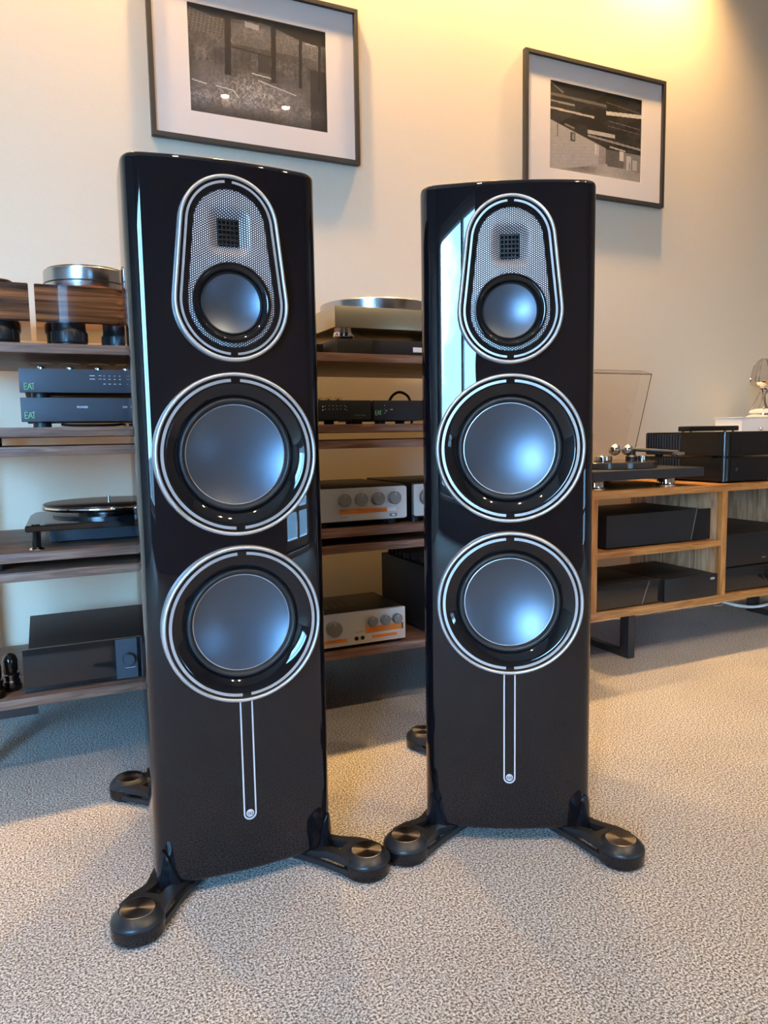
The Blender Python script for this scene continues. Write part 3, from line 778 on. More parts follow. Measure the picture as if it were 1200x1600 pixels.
obj('print_rule', bx(0.1445, 0.1665, 1.7100, 1.7106, 0.2062, 0.2069), 'print_white', c)
for x in (-0.02, 0.33):
    for y in (1.76, 2.02): obj('foot', cyl(NB(), (x, y, S6), 0.02, 0.0065, 'z', 24), 'rubber', t)
def valve_unit(x, y, label):
    t = thing('valve_block', label, 'valve unit', (x, y, S6), 'small valve units at the photo edge')
    obj('base', lathe(NB(), [(0, 0), (0.019, 0), (0.021, 0.003), (0.021, 0.010), (0.018, 0.014), (0, 0.014)], (x, y, S6), 'z', 28), 'gloss_black', t)
    obj('collar', lathe(NB(), [(0.0185, 0.0135), (0.0185, 0.020), (0.0160, 0.023), (0.0160, 0.030), (0.0175, 0.031), (0.0175, 0.035), (0.0150, 0.037), (0, 0.037)], (x, y, S6), 'z', 28), 'chrome_dark', t)
    obj('valve_bulb', lathe(NB(), [(0.0125, 0.0365), (0.0150, 0.045), (0.0150, 0.066), (0.011, 0.076), (0.004, 0.081), (0, 0.082)], (x, y, S6), 'z', 28), 'smoke_glass', t)
mat('smoke_glass', (0.008, 0.007, 0.006), rough=0.05)
valve_unit(-0.0865, 1.765, 'black glass valve next to the large black amplifier'); valve_unit(-0.1165, 1.722, 'black glass valve at the front corner of the bottom board')

# ---- champagne turntable on the second rack
t = thing('turntable', 'champagne gold block turntable with polished steel platter, between the loudspeakers', 'turntable', (0.88, 1.9, S1))
BZ = 0.955
obj('plinth', bx(0.6705, 1.12, 1.72, 2.10, 0.981, 1.0325, bev=0.0008), 'champagne', t)
p = obj('platter', lathe(NB(), [(0, 1.034), (0.148, 1.034), (0.150, 1.036), (0.150, 1.062), (0.148, 1.064), (0, 1.064)], (0.853, 1.885, 0), 'z', 96), 'steel_platter', t, 30)
obj('bearing', cyl(NB(), (0.853, 1.885, 1.032), 0.06, 0.003, 'z', 32), 'satin_black', p)
c = obj('record_clamp', lathe(NB(), [(0.030, 1.064), (0.030, 1.070), (0.024, 1.077), (0.012, 1.079), (0, 1.079)], (0.853, 1.885, 0), 'z', 32), 'gloss_black', p)
obj('clamp_top', cyl(NB(), (0.853, 1.885, 1.079), 0.010, 0.010, 'z', 20, 0.002), 'chrome', c)
for x, y in ((0.714, 1.775), (1.07, 1.775), (0.714, 2.05), (1.07, 2.05)):
    f = obj('foot', lathe(NB(), [(0, BZ), (0.020, BZ), (0.022, BZ + 0.004), (0.022, BZ + 0.008)], (x, y, 0), 'z', 32), 'gloss_black', t)
    obj('foot_cap', lathe(NB(), [(0.025, BZ + 0.008), (0.026, BZ + 0.010), (0.026, BZ + 0.019), (0.024, BZ + 0.0265), (0, BZ + 0.0265)], (x, y, 0), 'z', 32), 'chrome', f)
t = thing('isolation_base', 'flat black isolation base under the champagne turntable', 'base', (0.88, 1.9, S1))
obj('slab', bx(0.679, 1.11, 1.73, 2.10, S1 + 0.006, BZ, bev=0.0015), 'matte_black', t)
obj('joint_strip', bx(0.776, 0.794, 1.7285, 1.731, S1 + 0.008, BZ - 0.001), 'dark_metal', t)
obj('name_plate', bx(0.888, 0.92, 1.728, 1.7305, 0.927, 0.9395, bev=0.0003), 'print_white', t)
for x in (0.70, 1.09):
    for y in (1.76, 2.07): obj('foot', cyl(NB(), (x, y, S1), 0.015, 0.007, 'z', 20), 'rubber', t)
tag(obj('small_side_box', bx(0.628, 0.668, 1.80, 2.06, S1, S1 + 0.034, bev=0.0015), 'dark_metal'), 'small dark grey box beside the black isolation base', 'hi-fi unit')

# ---- two small dark separates side by side
S2 = SH[1]
t = thing('phono_preamplifier', 'small dark preamplifier with two rows of white dots, between the loudspeakers', 'hi-fi unit', (0.68, 1.85, S2), 'small dark separates side by side')
z0, z1 = 0.7555, 0.8035
obj('case', bx(0.556, 0.758, 1.732, 1.98, z0 + 0.001, z1 - 0.0005, bev=0.001), 'satin_black', t)
obj('front_panel', bx(0.552, 0.7625, 1.72, 1.732, z0, z1, bev=0.001), mat('graphite_front', (0.013, 0.014, 0.016), rough=0.42, metal=0.2), t)
for j, zz in enumerate((0.7895, 0.7815)):
    for k in range(6): obj('indicator_dot', cyl(NB(), (0.640 + k*0.0102, 1.7194, zz), 0.0008, 0.0008, 'y', 10), 'print_white', t)
    obj('indicator_dot', cyl(NB(), (0.640 + 5*0.0102 + 0.0045, 1.7194, zz - 0.002), 0.0008, 0.0008, 'y', 10), 'print_white', t)
    obj('print_mark', bx(0.6315, 0.6355, 1.7194, 1.7202, zz - 0.0030, zz - 0.0008), 'print_white', t)
lettering(t, 'E-Glo Petit', 0.0062, 0.7155, 1.7198, 0.7645, 'logo_dim_green', 1.15)
for x in (0.58, 0.735):
    for y in (1.75, 1.95): obj('foot', cyl(NB(), (x, y, S2), 0.014, z0 + 0.0015 - S2, 'z', 20), 'rubber', t)
for k in range(3):
    x = 0.645 + 0.026*k
    v = obj('valve_cover', lathe(NB(), [(0.011, z1 - 0.001), (0.011, z1 + 0.007), (0.0095, z1 + 0.009), (0, z1 + 0.0095)], (x, 1.78, 0), 'z', 20), 'valve_glass', t)
    obj('valve', lathe(NB(), [(0.005, z1 - 0.001), (0.005, z1 + 0.004), (0, z1 + 0.006)], (x, 1.78, 0), 'z', 12), 'chrome', v)
t = thing('power_supply', 'small dark box with green lettering and lit dots, right of the white-dotted preamplifier', 'hi-fi unit', (0.87, 1.85, S2), 'small dark separates side by side')
obj('case', bx(0.774, 0.976, 1.732, 1.98, z0 - 0.001, z1 - 0.0005, bev=0.001), 'satin_black', t)
obj('front_panel', bx(0.7695, 0.980, 1.72, 1.732, z0 - 0.002, z1, bev=0.001), 'graphite_front', t)
eat_logo(t, 0.7745, 1.72, 0.767, 0.0108)
for x, zz, r in ((0.8005, 0.7905, 0.0009), (0.8050, 0.7775, 0.0014), (0.8005, 0.7720, 0.0009), (0.7995, 0.7810, 0.0005)): obj('indicator_dot', cyl(NB(), (x, 1.7194, zz), r, 0.0008, 'y', 12), 'print_white', t)
obj('print_rule', bx(0.816, 0.823, 1.7194, 1.7202, 0.7800, 0.7812), 'print_white', t)
for x in (0.80, 0.955):
    for y in (1.75, 1.95): obj('foot', cyl(NB(), (x, y, S2), 0.014, z0 - 0.0005 - S2, 'z', 20), 'rubber', t)
tag(obj('power_cable', tube(NB(), [(0.93, 1.985, 0.775), (0.95, 2.03, 0.79), (0.975, 2.045, 0.83), (1.005, 2.05, 0.845), (1.035, 2.05, 0.83), (1.045, 2.05, 0.79), (1.05, 2.06, 0.7475)], 0.0042), 'satin_black'), 'black cable looping up behind the small box with green lettering', 'cable')
tag(obj('cable_plug', tube(NB(), [(0.70, 2.172, 0.70), (0.705, 2.165, 0.665), (0.712, 2.16, 0.64), (0.722, 2.155, 0.625)], [0.002]*4 + [0.0025]*4 + [0.006]*5, smooth=4), 'chrome_dark'), 'dangling metal cable plug against the wall below the white-dotted preamplifier', 'cable')

# ---- silver fronted preamplifiers
def silver_front(par, x0, x1, z0, z1, y, r=0.006):
    return obj('front_panel', prism(NB(), rrect(x0, x1, z0, z1, r), y, y + 0.012, 'y', bev=0.0008), 'alu_front', par)
def knob(par, x, z, y, r, d=0.014):
    k = obj('knob', lathe(NB(), [(r, 0.0), (r, -d + 0.0015), (r - 0.0012, -d), (0, -d)], (x, y, z), 'y', 36), 'knob_grey', par)
    obj('pointer', bx(x - 0.0004, x + 0.0004, y - d - 0.0003, y - d + 0.0002, z + r*0.45, z + r*0.9), 'print_white', k)
    return k
t = thing('preamplifier', 'silver fronted preamplifier with four grey knobs and an orange bar', 'hi-fi unit', (0.73, 1.9, S4), 'silver and orange units')
obj('case', bx(0.607, 0.857, 1.727, 2.02, 0.499, 0.5885, bev=0.002), 'satin_black', t)
fp = silver_front(t, 0.606, 0.857, 0.502, 0.5845, 1.715)
for x in (0.681, 0.7265, 0.773, 0.8195):
    knob(fp, x, 0.5555, 1.715, 0.0165)
    obj('print_mark', bx(x - 0.006, x + 0.006, 1.7146, 1.7152, 0.5765, 0.5775), 'print_grey', fp)
obj('hairline', bx(0.655, 0.845, 1.7146, 1.7152, 0.5452, 0.5456), 'print_grey', fp)
obj('orange_bar', bx(0.6685, 0.8275, 1.7142, 1.7152, 0.5205, 0.5315, bev=0.0002), 'orange', fp)
obj('bar_window', bx(0.800, 0.826, 1.7136, 1.7144, 0.5210, 0.5310), 'print_white', fp)
lettering(fp, 'QUAD', 0.0062, 0.669, 1.7148, 0.510, 'print_grey', 1.2)
b = obj('model_badge', bx(0.807, 0.828, 1.7140, 1.7152, 0.5075, 0.5155), 'knob_grey', fp)
obj('badge_mark', bx(0.8135, 0.8215, 1.7136, 1.7142, 0.5095, 0.5135), 'print_white', b)
for x in (0.635, 0.83):
    for y in (1.76, 1.99): obj('foot', cyl(NB(), (x, y, S4), 0.016, 0.0135, 'z', 20), 'rubber', t)
t = thing('power_amplifier', 'silver fronted unit, partly hidden, right of the four-knob preamplifier', 'hi-fi unit', (1.0, 1.9, S4), 'silver and orange units')
obj('case', bx(0.8765, 1.12, 1.727, 2.02, 0.499, 0.5905, bev=0.002), 'satin_black', t)
fp = silver_front(t, 0.8775, 1.12, 0.5035, 0.5865, 1.715)
k = knob(fp, 0.916, 0.553, 1.715, 0.022)
obj('orange_bar', bx(0.96, 1.08, 1.7142, 1.7152, 0.522, 0.5325), 'orange', fp)
for x in (0.90, 1.09):
    for y in (1.76, 1.99): obj('foot', cyl(NB(), (x, y, S4), 0.016, 0.0135, 'z', 20), 'rubber', t)
t = thing('integrated_amplifier', 'silver fronted integrated amplifier with one large and three small knobs on the bottom board', 'amplifier', (0.73, 1.8, S6), 'silver and orange units')
obj('case', bx(0.545, 0.8395, 1.712, 1.90, 0.186, 0.2715, bev=0.0015), 'satin_black', t)
fp = obj('front_panel', bx(0.540, 0.8405, 1.70, 1.712, 0.1875, 0.2705, bev=0.0008), 'alu_front', t)
for k in range(6): obj('vent_slot', bx(0.60 + 0.022*k, 0.613 + 0.022*k, 1.76, 1.86, 0.2712, 0.2722), 'dark_metal', t)
knob(fp, 0.639, 0.2368, 1.70, 0.0195, 0.018)
for x in (0.7457, 0.7811, 0.8155): knob(fp, x, 0.2425, 1.70, 0.0128, 0.012)
d = obj('display', bx(0.728, 0.8325, 1.6992, 1.7004, 0.2130, 0.2298, bev=0.0002), 'orange', fp)
obj('display_end', bx(0.8295, 0.8335, 1.6988, 1.6996, 0.2130, 0.2298), 'satin_black', d)
obj('orange_bar', bx(0.7443, 0.8158, 1.6992, 1.7004, 0.1980, 0.2060, bev=0.0002), 'orange', fp)
obj('orange_bar', bx(0.560, 0.6755, 1.6992, 1.7004, 0.1975, 0.2060, bev=0.0002), 'orange', fp)
for x in (0.7015, 0.7185): obj('socket', lathe(NB(), [(0.0052, 0.0), (0.0052, -0.002), (0.003, -0.002), (0.003, 0.0), (0, 0.0)], (x, 1.70, 0.2028), 'y', 24), 'satin_black', fp)
lettering(fp, 'QUAD', 0.0065, 0.6985, 1.6998, 0.2165, 'print_grey', 1.2)
obj('hairline', bx(0.70, 0.825, 1.6996, 1.7002, 0.1935, 0.1938), 'print_grey', fp)
for x in (0.57, 0.815):
    for y in (1.73, 1.87): obj('foot', cyl(NB(), (x, y, S6), 0.014, 0.0085, 'z', 20), 'rubber', t)
t = thing('power_amplifier', 'tall matte black power amplifier with finned top on the bottom board', 'amplifier', (1.05, 1.88, S6))
obj('case', bx(0.921, 1.22, 1.725, 2.02, S6 + 0.006, 0.362, bev=0.002), 'matte_black', t)
for k in range(11):
    y = 1.735 + 0.026*k
    obj('fin', bx(0.935, 1.205, y, y + 0.008, 0.3615, 0.376, bev=0.001), 'matte_black', t)
obj('front_panel', bx(0.918, 1.223, 1.713, 1.726, S6 + 0.004, 0.366, bev=0.002), 'satin_black', t)
for x in (0.95, 1.19):
    for y in (1.75, 1.99): obj('foot', cyl(NB(), (x, y, S6), 0.018, 0.0065, 'z', 20), 'rubber', t)

# ------------------------------------------------------------------ sideboard
SX0, SX1, SY0, SY1 = 1.468, 2.95, 1.7148, 2.13
B1, B2, B3, BT = 0.5381, 0.354, 0.172, 0.023
t = thing('sideboard', 'low open pine sideboard on black metal sled legs', 'sideboard', (SX0, SY0, 0))
obj('top_board', bx(SX0, SX1, SY0, SY1, B1 - BT, B1, bev=0.0015), 'pine', t)
obj('bottom_board', bx(SX0, SX1, SY0, SY1, B3 - 0.024, B3, bev=0.0015), 'pine', t)
wood('pine_upright', (0.20, 0.075, 0.018), (0.40, 0.175, 0.050), (0.52, 0.26, 0.09), stretch=(14, 10, 1.6), scale=3.6)
def upright(x0, x1, planks=True):
    obj('upright_edge', bx(x0, x1, SY0, SY0 + 0.022, B3, B1 - BT, bev=0.0008), 'pine_upright', t)
    if planks:
        ys = np.linspace(SY0 + 0.0225, SY1, 6)
        for a, b in zip(ys[:-1], ys[1:]): obj('plank', bx(x0 + 0.0008, x1 - 0.0008, float(a) + 0.0006, float(b) - 0.0006, B3, B1 - BT, bev=0.0008, seg=1), 'plank_wood', t)
upright(SX0, 1.490); upright(2.006, 2.030); upright(2.50, 2.524); upright(SX1 - 0.022, SX1)
obj('middle_shelf', bx(1.490, 2.006, SY0 + 0.002, SY1, B2 - 0.020, B2, bev=0.001), 'pine', t)
for k in range(4):
    a = 2.030 + k*0.1175
    obj('plank', bx(a + 0.0006, a + 0.1169, SY1 - 0.012, SY1, B3, B1 - BT, bev=0.0008, seg=1), 'plank_wood', t)
for x in (1.645, 2.50):
    bm = NB()
    lg = obj('sled_leg', bx(x, x + 0.026, 1.745, 1.783, 0, B3 - 0.024, bev=0.0008), 'leg_metal', t)
    obj('rear_post', bx(x, x + 0.026, 1.972, 2.010, 0, B3 - 0.024, bev=0.0008), 'leg_metal', lg)
    obj('floor_bar', bx(x, x + 0.026, 1.783, 1.972, 0, 0.020, bev=0.0008), 'leg_metal', lg)
    obj('top_bar', bx(x, x + 0.026, 1.783, 1.972, B3 - 0.044, B3 - 0.024, bev=0.0008), 'leg_metal', lg)

# ---- slab turntable with raised dust cover
t = thing('turntable', 'dark slate slab turntable on chrome feet with raised clear dust cover', 'turntable', (1.70, 1.9, B1))
obj('plinth', bx(1.475, 1.925, 1.72, 2.09, 0.5685, 0.5965, bev=0.001), 'slate_slab', t)
for x, y in ((1.795, 1.752), (1.507, 1.752), (1.795, 2.05), (1.507, 2.05)):
    f = obj('foot', lathe(NB(), [(0, B1), (0.030, B1), (0.031, B1 + 0.002), (0.031, B1 + 0.008), (0.029, B1 + 0.010)], (x, y, 0), 'z', 36), 'chrome', t)
    obj('foot_cap', lathe(NB(), [(0.026, B1 + 0.010), (0.0275, B1 + 0.011), (0.0275, 0.5655), (0.026, 0.5685), (0, 0.5685)], (x, y, 0), 'z', 36), 'chrome', f)
p = obj('platter', lathe(NB(), [(0, 0.597), (0.147, 0.597), (0.150, 0.599), (0.150, 0.616), (0.148, 0.6185), (0, 0.6185)], (1.70, 1.905, 0), 'z', 96), 'smoke_acrylic', t, 30)
obj('record_clamp', cyl(NB(), (1.66, 1.89, 0.6185), 0.029, 0.018, 'z', 36, 0.002), 'chrome', p)
arm = obj('tonearm', tube(NB(), [(1.765, 1.875, 0.655), (1.82, 1.82, 0.650), (1.868, 1.775, 0.645)], 0.0062, n=12), 'satin_black', t)
obj('counterweight', lathe(NB(), [(0, -0.021), (0.010, -0.018), (0.018, -0.011), (0.021, 0), (0.018, 0.011), (0.010, 0.018), (0, 0.021)], (1.717, 1.90, 0.656), 'z', 32), 'chrome', arm, 60)
obj('counterweight', lathe(NB(), [(0, -0.020), (0.010, -0.017), (0.017, -0.010), (0.020, 0), (0.017, 0.010), (0.010, 0.017), (0, 0.020)], (1.757, 1.885, 0.655), 'z', 32), 'chrome', arm, 60)
obj('headshell', bx(1.848, 1.882, 1.760, 1.780, 0.636, 0.646, bev=0.002), 'chrome', arm)
obj('cartridge', bx(1.842, 1.862, 1.765, 1.779, 0.630, 0.638, bev=0.001), 'dark_metal', arm)
obj('arm_base', lathe(NB(), [(0.020, 0.597), (0.020, 0.632), (0.012, 0.638), (0.012, 0.655), (0, 0.656)], (1.765, 1.872, 0), 'z', 28), 'satin_black', arm)
obj('arm_rest', lathe(NB(), [(0, 0.597), (0.014, 0.597), (0.014, 0.634), (0, 0.636)], (1.798, 1.86, 0), 'z', 24), 'chrome', t)
# the cover: an open acrylic box hinged at the back, tilted up
cover = thing('dust_cover', 'clear acrylic dust cover raised above the slab turntable', 'dust cover', (1.70, 2.135, 0.598))
U = Vector((0, -0.27, 0.963)).normalized(); V2 = Vector((0, -0.963, -0.27)).normalized()    # along the lid, and from lid face to rim
H0 = Vector((0, 2.152, 0.590)); LEN, DEP, T = 0.352, 0.055, 0.003
def slab(a0, a1, b0, b1, x0, x1):
    bm = NB(); vs = []
    for x in (x0, x1):
        for a, b in ((a0, b0), (a1, b0), (a1, b1), (a0, b1)):
            p_ = H0 + U*a + V2*b; vs.append(bm.verts.new((x, p_.y, p_.z)))
    for q in ((0, 1, 2, 3), (7, 6, 5, 4), (0, 4, 5, 1), (1, 5, 6, 2), (2, 6, 7, 3), (3, 7, 4, 0)): bm.faces.new([vs[i] for i in q])
    bmesh.ops.recalc_face_normals(bm, faces=bm.faces[:])
    return bm
CX0, CX1 = 1.49, 1.975
obj('lid_panel', slab(0, LEN, 0, T, CX0, CX1), 'acrylic_clear', cover, 0)
obj('side_panel', slab(0, LEN, T, DEP, CX1 - T, CX1), 'acrylic_clear', cover, 0)
obj('side_panel', slab(0, LEN, T, DEP, CX0, CX0 + T), 'acrylic_clear', cover, 0)
obj('end_panel', slab(LEN - T, LEN, T, DEP, CX0 + T, CX1 - T), 'acrylic_clear', cover, 0)
for a in (slab(0, LEN, DEP, DEP + 0.0012, CX1 - T, CX1), slab(LEN - T, LEN, DEP, DEP + 0.0012, CX0, CX1), slab(LEN, LEN + 0.0008, 0, 0.0022, CX0, CX1), slab(LEN, LEN + 0.0008, T, DEP, CX1 - 0.0014, CX1)):
    obj('cut_edge', a, 'acrylic_edge', cover, 0)
for x in (1.55, 1.85): obj('hinge', bx(x, x + 0.03, 2.088, 2.150, 0.580, 0.600, bev=0.001), 'satin_black', cover)

# ---- stack of two gloss black components with ribbed sides
def component(z0, z1, label, front_extra):
    t = thing('component', label, 'hi-fi unit', (2.22, 1.9, z0), 'rounded gloss black components')
    x0, x1, y0, y1 = 2.034, 2.405, 1.735, 2.10
    pts = rrect(x0, x1, y0, y1, 0.022, 6)
    obj('case', prism(NB(), pts, z0 + 0.006, z1, bev=0.003), 'satin_gloss_b', t)
    for k in range(13): obj('fin', bx(x0 - 0.003, x0 + 0.001, 1.925 + k*0.0125, 1.931 + k*0.0125, z0 + 0.008, z1 - 0.006, bev=0.0006, seg=1), 'satin_black', t)
    obj('front_panel', bx(x0 + 0.022, x1 - 0.022, y0 - 0.003, y0 + 0.004, z0 + 0.009, z1 - 0.004, bev=0.002), 'gloss_black', t)
    for x in (x0 + 0.04, x1 - 0.04):
        for y in (y0 + 0.04, y1 - 0.04): obj('foot', cyl(NB(), (x, y, z0), 0.015, 0.0065, 'z', 20), 'rubber', t)
    front_extra(t)
    return t
mat('satin_gloss_b', (0.011, 0.011, 0.011), rough=0.2)
component(B1, 0.6215, 'lower of two rounded black components with ribbed sides on the sideboard', lambda t: obj('push_button', cyl(NB(), (2.085, 1.7300, 0.584), 0.006, 0.003, 'y', 20), 'dark_metal', t))
component(0.6215, 0.7075, 'upper of two rounded black components with ribbed sides on the sideboard', lambda t: obj('display', bx(2.10, 2.26, 1.7314, 1.7324, 0.640, 0.690), 'gloss_black', t))
t = thing('remote_control', 'slim black handset lying on top of the ribbed black components', 'remote control', (2.2, 1.96, 0.7075))
obj('body', bx(2.085, 2.33, 1.93, 1.985, 0.7105, 0.7285, bev=0.004), 'satin_black', t)
for x in (2.10, 2.31):
    for y in (1.94, 1.975): obj('foot', cyl(NB(), (x, y, 0.7075), 0.004, 0.0035, 'z', 12), 'rubber', t)
t = thing('white_box', 'white box with a small chrome knob at the right photo edge', 'box', (2.58, 2.06, B1))
obj('body', bx(2.43, 2.80, 2.00, 2.125, B1, 0.757, bev=0.002), 'white_plastic', t)
obj('lid', bx(2.427, 2.803, 1.997, 2.127, 0.757, 0.7615, bev=0.001), 'white_plastic', t)
obj('knob', lathe(NB(), [(0, -0.016), (0.005, -0.0145), (0.0075, -0.009), (0.006, -0.004), (0.003, -0.001), (0.003, 0.0)], (2.522, 2.00, 0.7145), 'y', 20), 'chrome', t, 60)
t = thing('glass_ornament', 'chrome and glass table ornament on the white box, cut by the photo edge', 'ornament', (2.618, 2.06, 0.7615))
obj('base', lathe(NB(), [(0, 0), (0.060, 0), (0.062, 0.004), (0.062, 0.012), (0.056, 0.016), (0, 0.017)], (2.618, 2.06, 0.7615), 'z', 40), 'chrome', t)
obj('cap', lathe(NB(), [(0.050, 0.0165), (0.048, 0.026), (0.030, 0.032), (0.012, 0.034)], (2.618, 2.06, 0.7615), 'z', 40), 'white_plastic', t)
obj('stem', lathe(NB(), [(0.020, 0.032), (0.010, 0.060), (0.008, 0.085), (0.016, 0.104), (0.016, 0.108), (0, 0.109)], (2.618, 2.06, 0.7615), 'z', 28), 'chrome', t, 60)
for k in range(4):
    a = 2*pi*k/4 + 0.7
    obj('stay', tube(NB(), [(2.618 + 0.045*cos(a), 2.06 + 0.045*sin(a), 0.790), (2.618 + 0.022*cos(a), 2.06 + 0.022*sin(a), 0.84), (2.618 + 0.012*cos(a), 2.06 + 0.012*sin(a), 0.868)], 0.002), 'chrome', t)
cup = obj('rim_cup', lathe(NB(), [(0.010, 0.108), (0.030, 0.117), (0.050, 0.130), (0.053, 0.138), (0.050, 0.139), (0.045, 0.134)], (2.618, 2.06, 0.7615), 'z', 40), 'chrome', t, 60)
obj('glass_dome', lathe(NB(), [(0.048, 0.136), (0.047, 0.16), (0.040, 0.19), (0.028, 0.215), (0.012, 0.228), (0, 0.231)], (2.618, 2.06, 0.7615), 'z', 40), 'valve_glass', t, 60)
for k in range(6):
    a = 2*pi*k/6 + 0.3
    obj('dome_rib', tube(NB(), [(2.618 + r_*cos(a), 2.06 + r_*sin(a), 0.7615 + h_) for r_, h_ in ((0.049, 0.136), (0.048, 0.16), (0.041, 0.19), (0.029, 0.215), (0.012, 0.229))], 0.0016, 6), 'chrome', t)

# ---- gear in the sideboard bays
t = thing('streamer', 'wide matte black unit with a faceted slanted front in the upper sideboard bay', 'hi-fi unit', (1.75, 1.9, B2))
y0 = 1.745
obj('case', bx(1.553, 1.985, y0 + 0.006, 2.04, B2 + 0.005, 0.455, bev=0.0015), 'matte_black', t)
bm = NB()
P3 = [(1.550, 0.359), (1.900, 0.359), (1.924, 0.459), (1.550, 0.459)]; ctr = (1.745, 0.409)
vs = [bm.verts.new((x, y0, z)) for x, z in P3]; cc = bm.verts.new((ctr[0], y0 - 0.003, ctr[1])); bk = [bm.verts.new((x, y0 + 0.008, z)) for x, z in P3]
for i in range(4):
    bm.faces.new((vs[i], vs[(i+1) % 4], cc)); bm.faces.new((vs[i], bk[i], bk[(i+1) % 4], vs[(i+1) % 4]))
bm.faces.new(bk)
bmesh.ops.recalc_face_normals(bm, faces=bm.faces[:])
obj('faceted_front', bm, 'graphite_front', t, 5)
for p_, q_ in (((1.552, 0.365), (1.66, 0.398)), ((1.66, 0.398), (1.80, 0.405)), ((1.80, 0.405), (1.87, 0.457)), ((1.66, 0.398), (1.60, 0.457))):
    pass
obj('chrome_edge', prism(NB(), [(1.9005, 0.359), (1.9025, 0.359), (1.9265, 0.459), (1.9245, 0.459)], y0 - 0.001, y0 + 0.006, 'y'), 'knob_grey', t)
obj('gloss_end', prism(NB(), [(1.9035, 0.359), (1.988, 0.359), (1.988, 0.459), (1.9275, 0.459)], y0, y0 + 0.008, 'y', bev=0.0008), 'gloss_black', t)
for x in (1.58, 1.95):
    for y in (1.78, 2.0): obj('foot', cyl(NB(), (x, y, B2), 0.014, 0.0055, 'z', 20), 'rubber', t)
t = thing('power_unit', 'flat black box with a diagonal front groove on the sideboard bottom', 'hi-fi unit', (1.62, 1.85, B3), 'black half-width boxes in the lower bay')
obj('case', bx(1.4995, 1.7525, 1.734, 1.99, B3 + 0.004, 0.2475, bev=0.001), 'matte_black', t)
obj('front_panel', bx(1.4985, 1.7535, 1.724, 1.734, B3 + 0.003, 0.2485, bev=0.0008), 'smoked_mirror', t)
obj('diagonal_groove', prism(NB(), [(1.676, B3 + 0.004), (1.6785, B3 + 0.004), (1.7065, 0.248), (1.704, 0.248)], 1.7232, 1.7245, 'y'), 'knob_grey', t)
for x in (1.52, 1.73):
    for y in (1.75, 1.97): obj('foot', cyl(NB(), (x, y, B3), 0.012, 0.0045, 'z', 16), 'rubber', t)
t = thing('power_unit', 'flat plain black box with a tiny white mark beside the pine divider', 'hi-fi unit', (1.87, 1.85, B3), 'black half-width boxes in the lower bay')
obj('case', bx(1.7615, 1.990, 1.722, 1.99, B3 + 0.004, 0.2465, bev=0.001), 'matte_black', t)
obj('front_panel', bx(1.7605, 1.991, 1.713, 1.722, B3 + 0.003, 0.2475, bev=0.0008), 'graphite_front', t)
bm = NB()
for k in (-1, 0, 1): lathe(bm, [(0.0035, 0.0002), (0.0035, -0.0006), (0.0026, -0.0006), (0.0026, 0.0002)], (1.968 + 0.0055*k, 1.7128, 0.2325), 'y', 16)
obj('front_mark', bm, 'print_white', t)
for x in (1.78, 1.97):
    for y in (1.74, 1.97): obj('foot', cyl(NB(), (x, y, B3), 0.012, 0.0045, 'z', 16), 'rubber', t)
t = thing('receiver', 'black unit with smoky mirror front and round black knob in the end sideboard bay', 'hi-fi unit', (2.25, 1.9, B3))
obj('case', bx(2.046, 2.476, 1.737, 2.08, B3 + 0.005, 0.2535, bev=0.001), 'matte_black', t)
fp = obj('front_panel', bx(2.044, 2.478, 1.727, 1.738, B3 + 0.004, 0.2545, bev=0.001), 'smoked_mirror', t)
k = obj('knob', lathe(NB(), [(0.026, 0.0), (0.026, -0.005), (0.020, -0.006), (0.020, -0.024), (0.018, -0.026), (0, -0.026)], (2.243, 1.727, 0.222), 'y', 36), 'satin_black', fp)
for x in (2.08, 2.44):
    for y in (1.77, 2.05): obj('foot', cyl(NB(), (x, y, B3), 0.015, 0.0055, 'z', 16), 'rubber', t)
t = thing('power_amplifier', 'deep plain black unit standing on the smoky mirror fronted one', 'hi-fi unit', (2.25, 1.9, 0.2545))
obj('case', bx(2.047, 2.476, 1.745, 2.08, 0.2575, 0.364, bev=0.001), 'matte_black', t)
obj('front_panel', bx(2.045, 2.478, 1.735, 1.746, 0.2570, 0.3655, bev=0.001), 'satin_black', t)
obj('front_badge', bx(2.225, 2.245, 1.7344, 1.7352, 0.275, 0.280), 'knob_grey', t)
for x in (2.08, 2.44):
    for y in (1.77, 2.05): obj('foot', cyl(NB(), (x, y, 0.2545), 0.015, 0.0035, 'z', 16), 'rubber', t)
# white cables hanging below the sideboard
tag(obj('mains_cable', tube(NB(), [(2.24, 2.152, 0.20), (2.28, 2.06, 0.10), (2.35, 1.97, 0.055), (2.45, 1.94, 0.035), (2.56, 1.95, 0.04), (2.60, 2.02, 0.07), (2.59, 2.10, 0.11), (2.58, 2.152, 0.20)], 0.006), 'white_plastic'), 'thick white cable loop drooping under the sideboard by the far sled leg', 'cable')
tag(obj('mains_cable', tube(NB(), [(2.16, 2.152, 0.20), (2.24, 2.09, 0.11), (2.33, 2.01, 0.07), (2.38, 2.02, 0.05), (2.42, 2.06, 0.02), (2.44, 2.11, 0.006)], 0.004), 'white_plastic'), 'thin white cable dropping behind the thick white cable loop', 'cable')
tag(obj('mains_cable', tube(NB(), [(2.06, 2.152, 0.20), (2.07, 2.14, 0.13), (2.10, 2.12, 0.100), (2.12, 2.13, 0.115), (2.13, 2.152, 0.20)], 0.004), 'white_plastic'), 'small white cable loop hanging under the sideboard below the divider', 'cable')

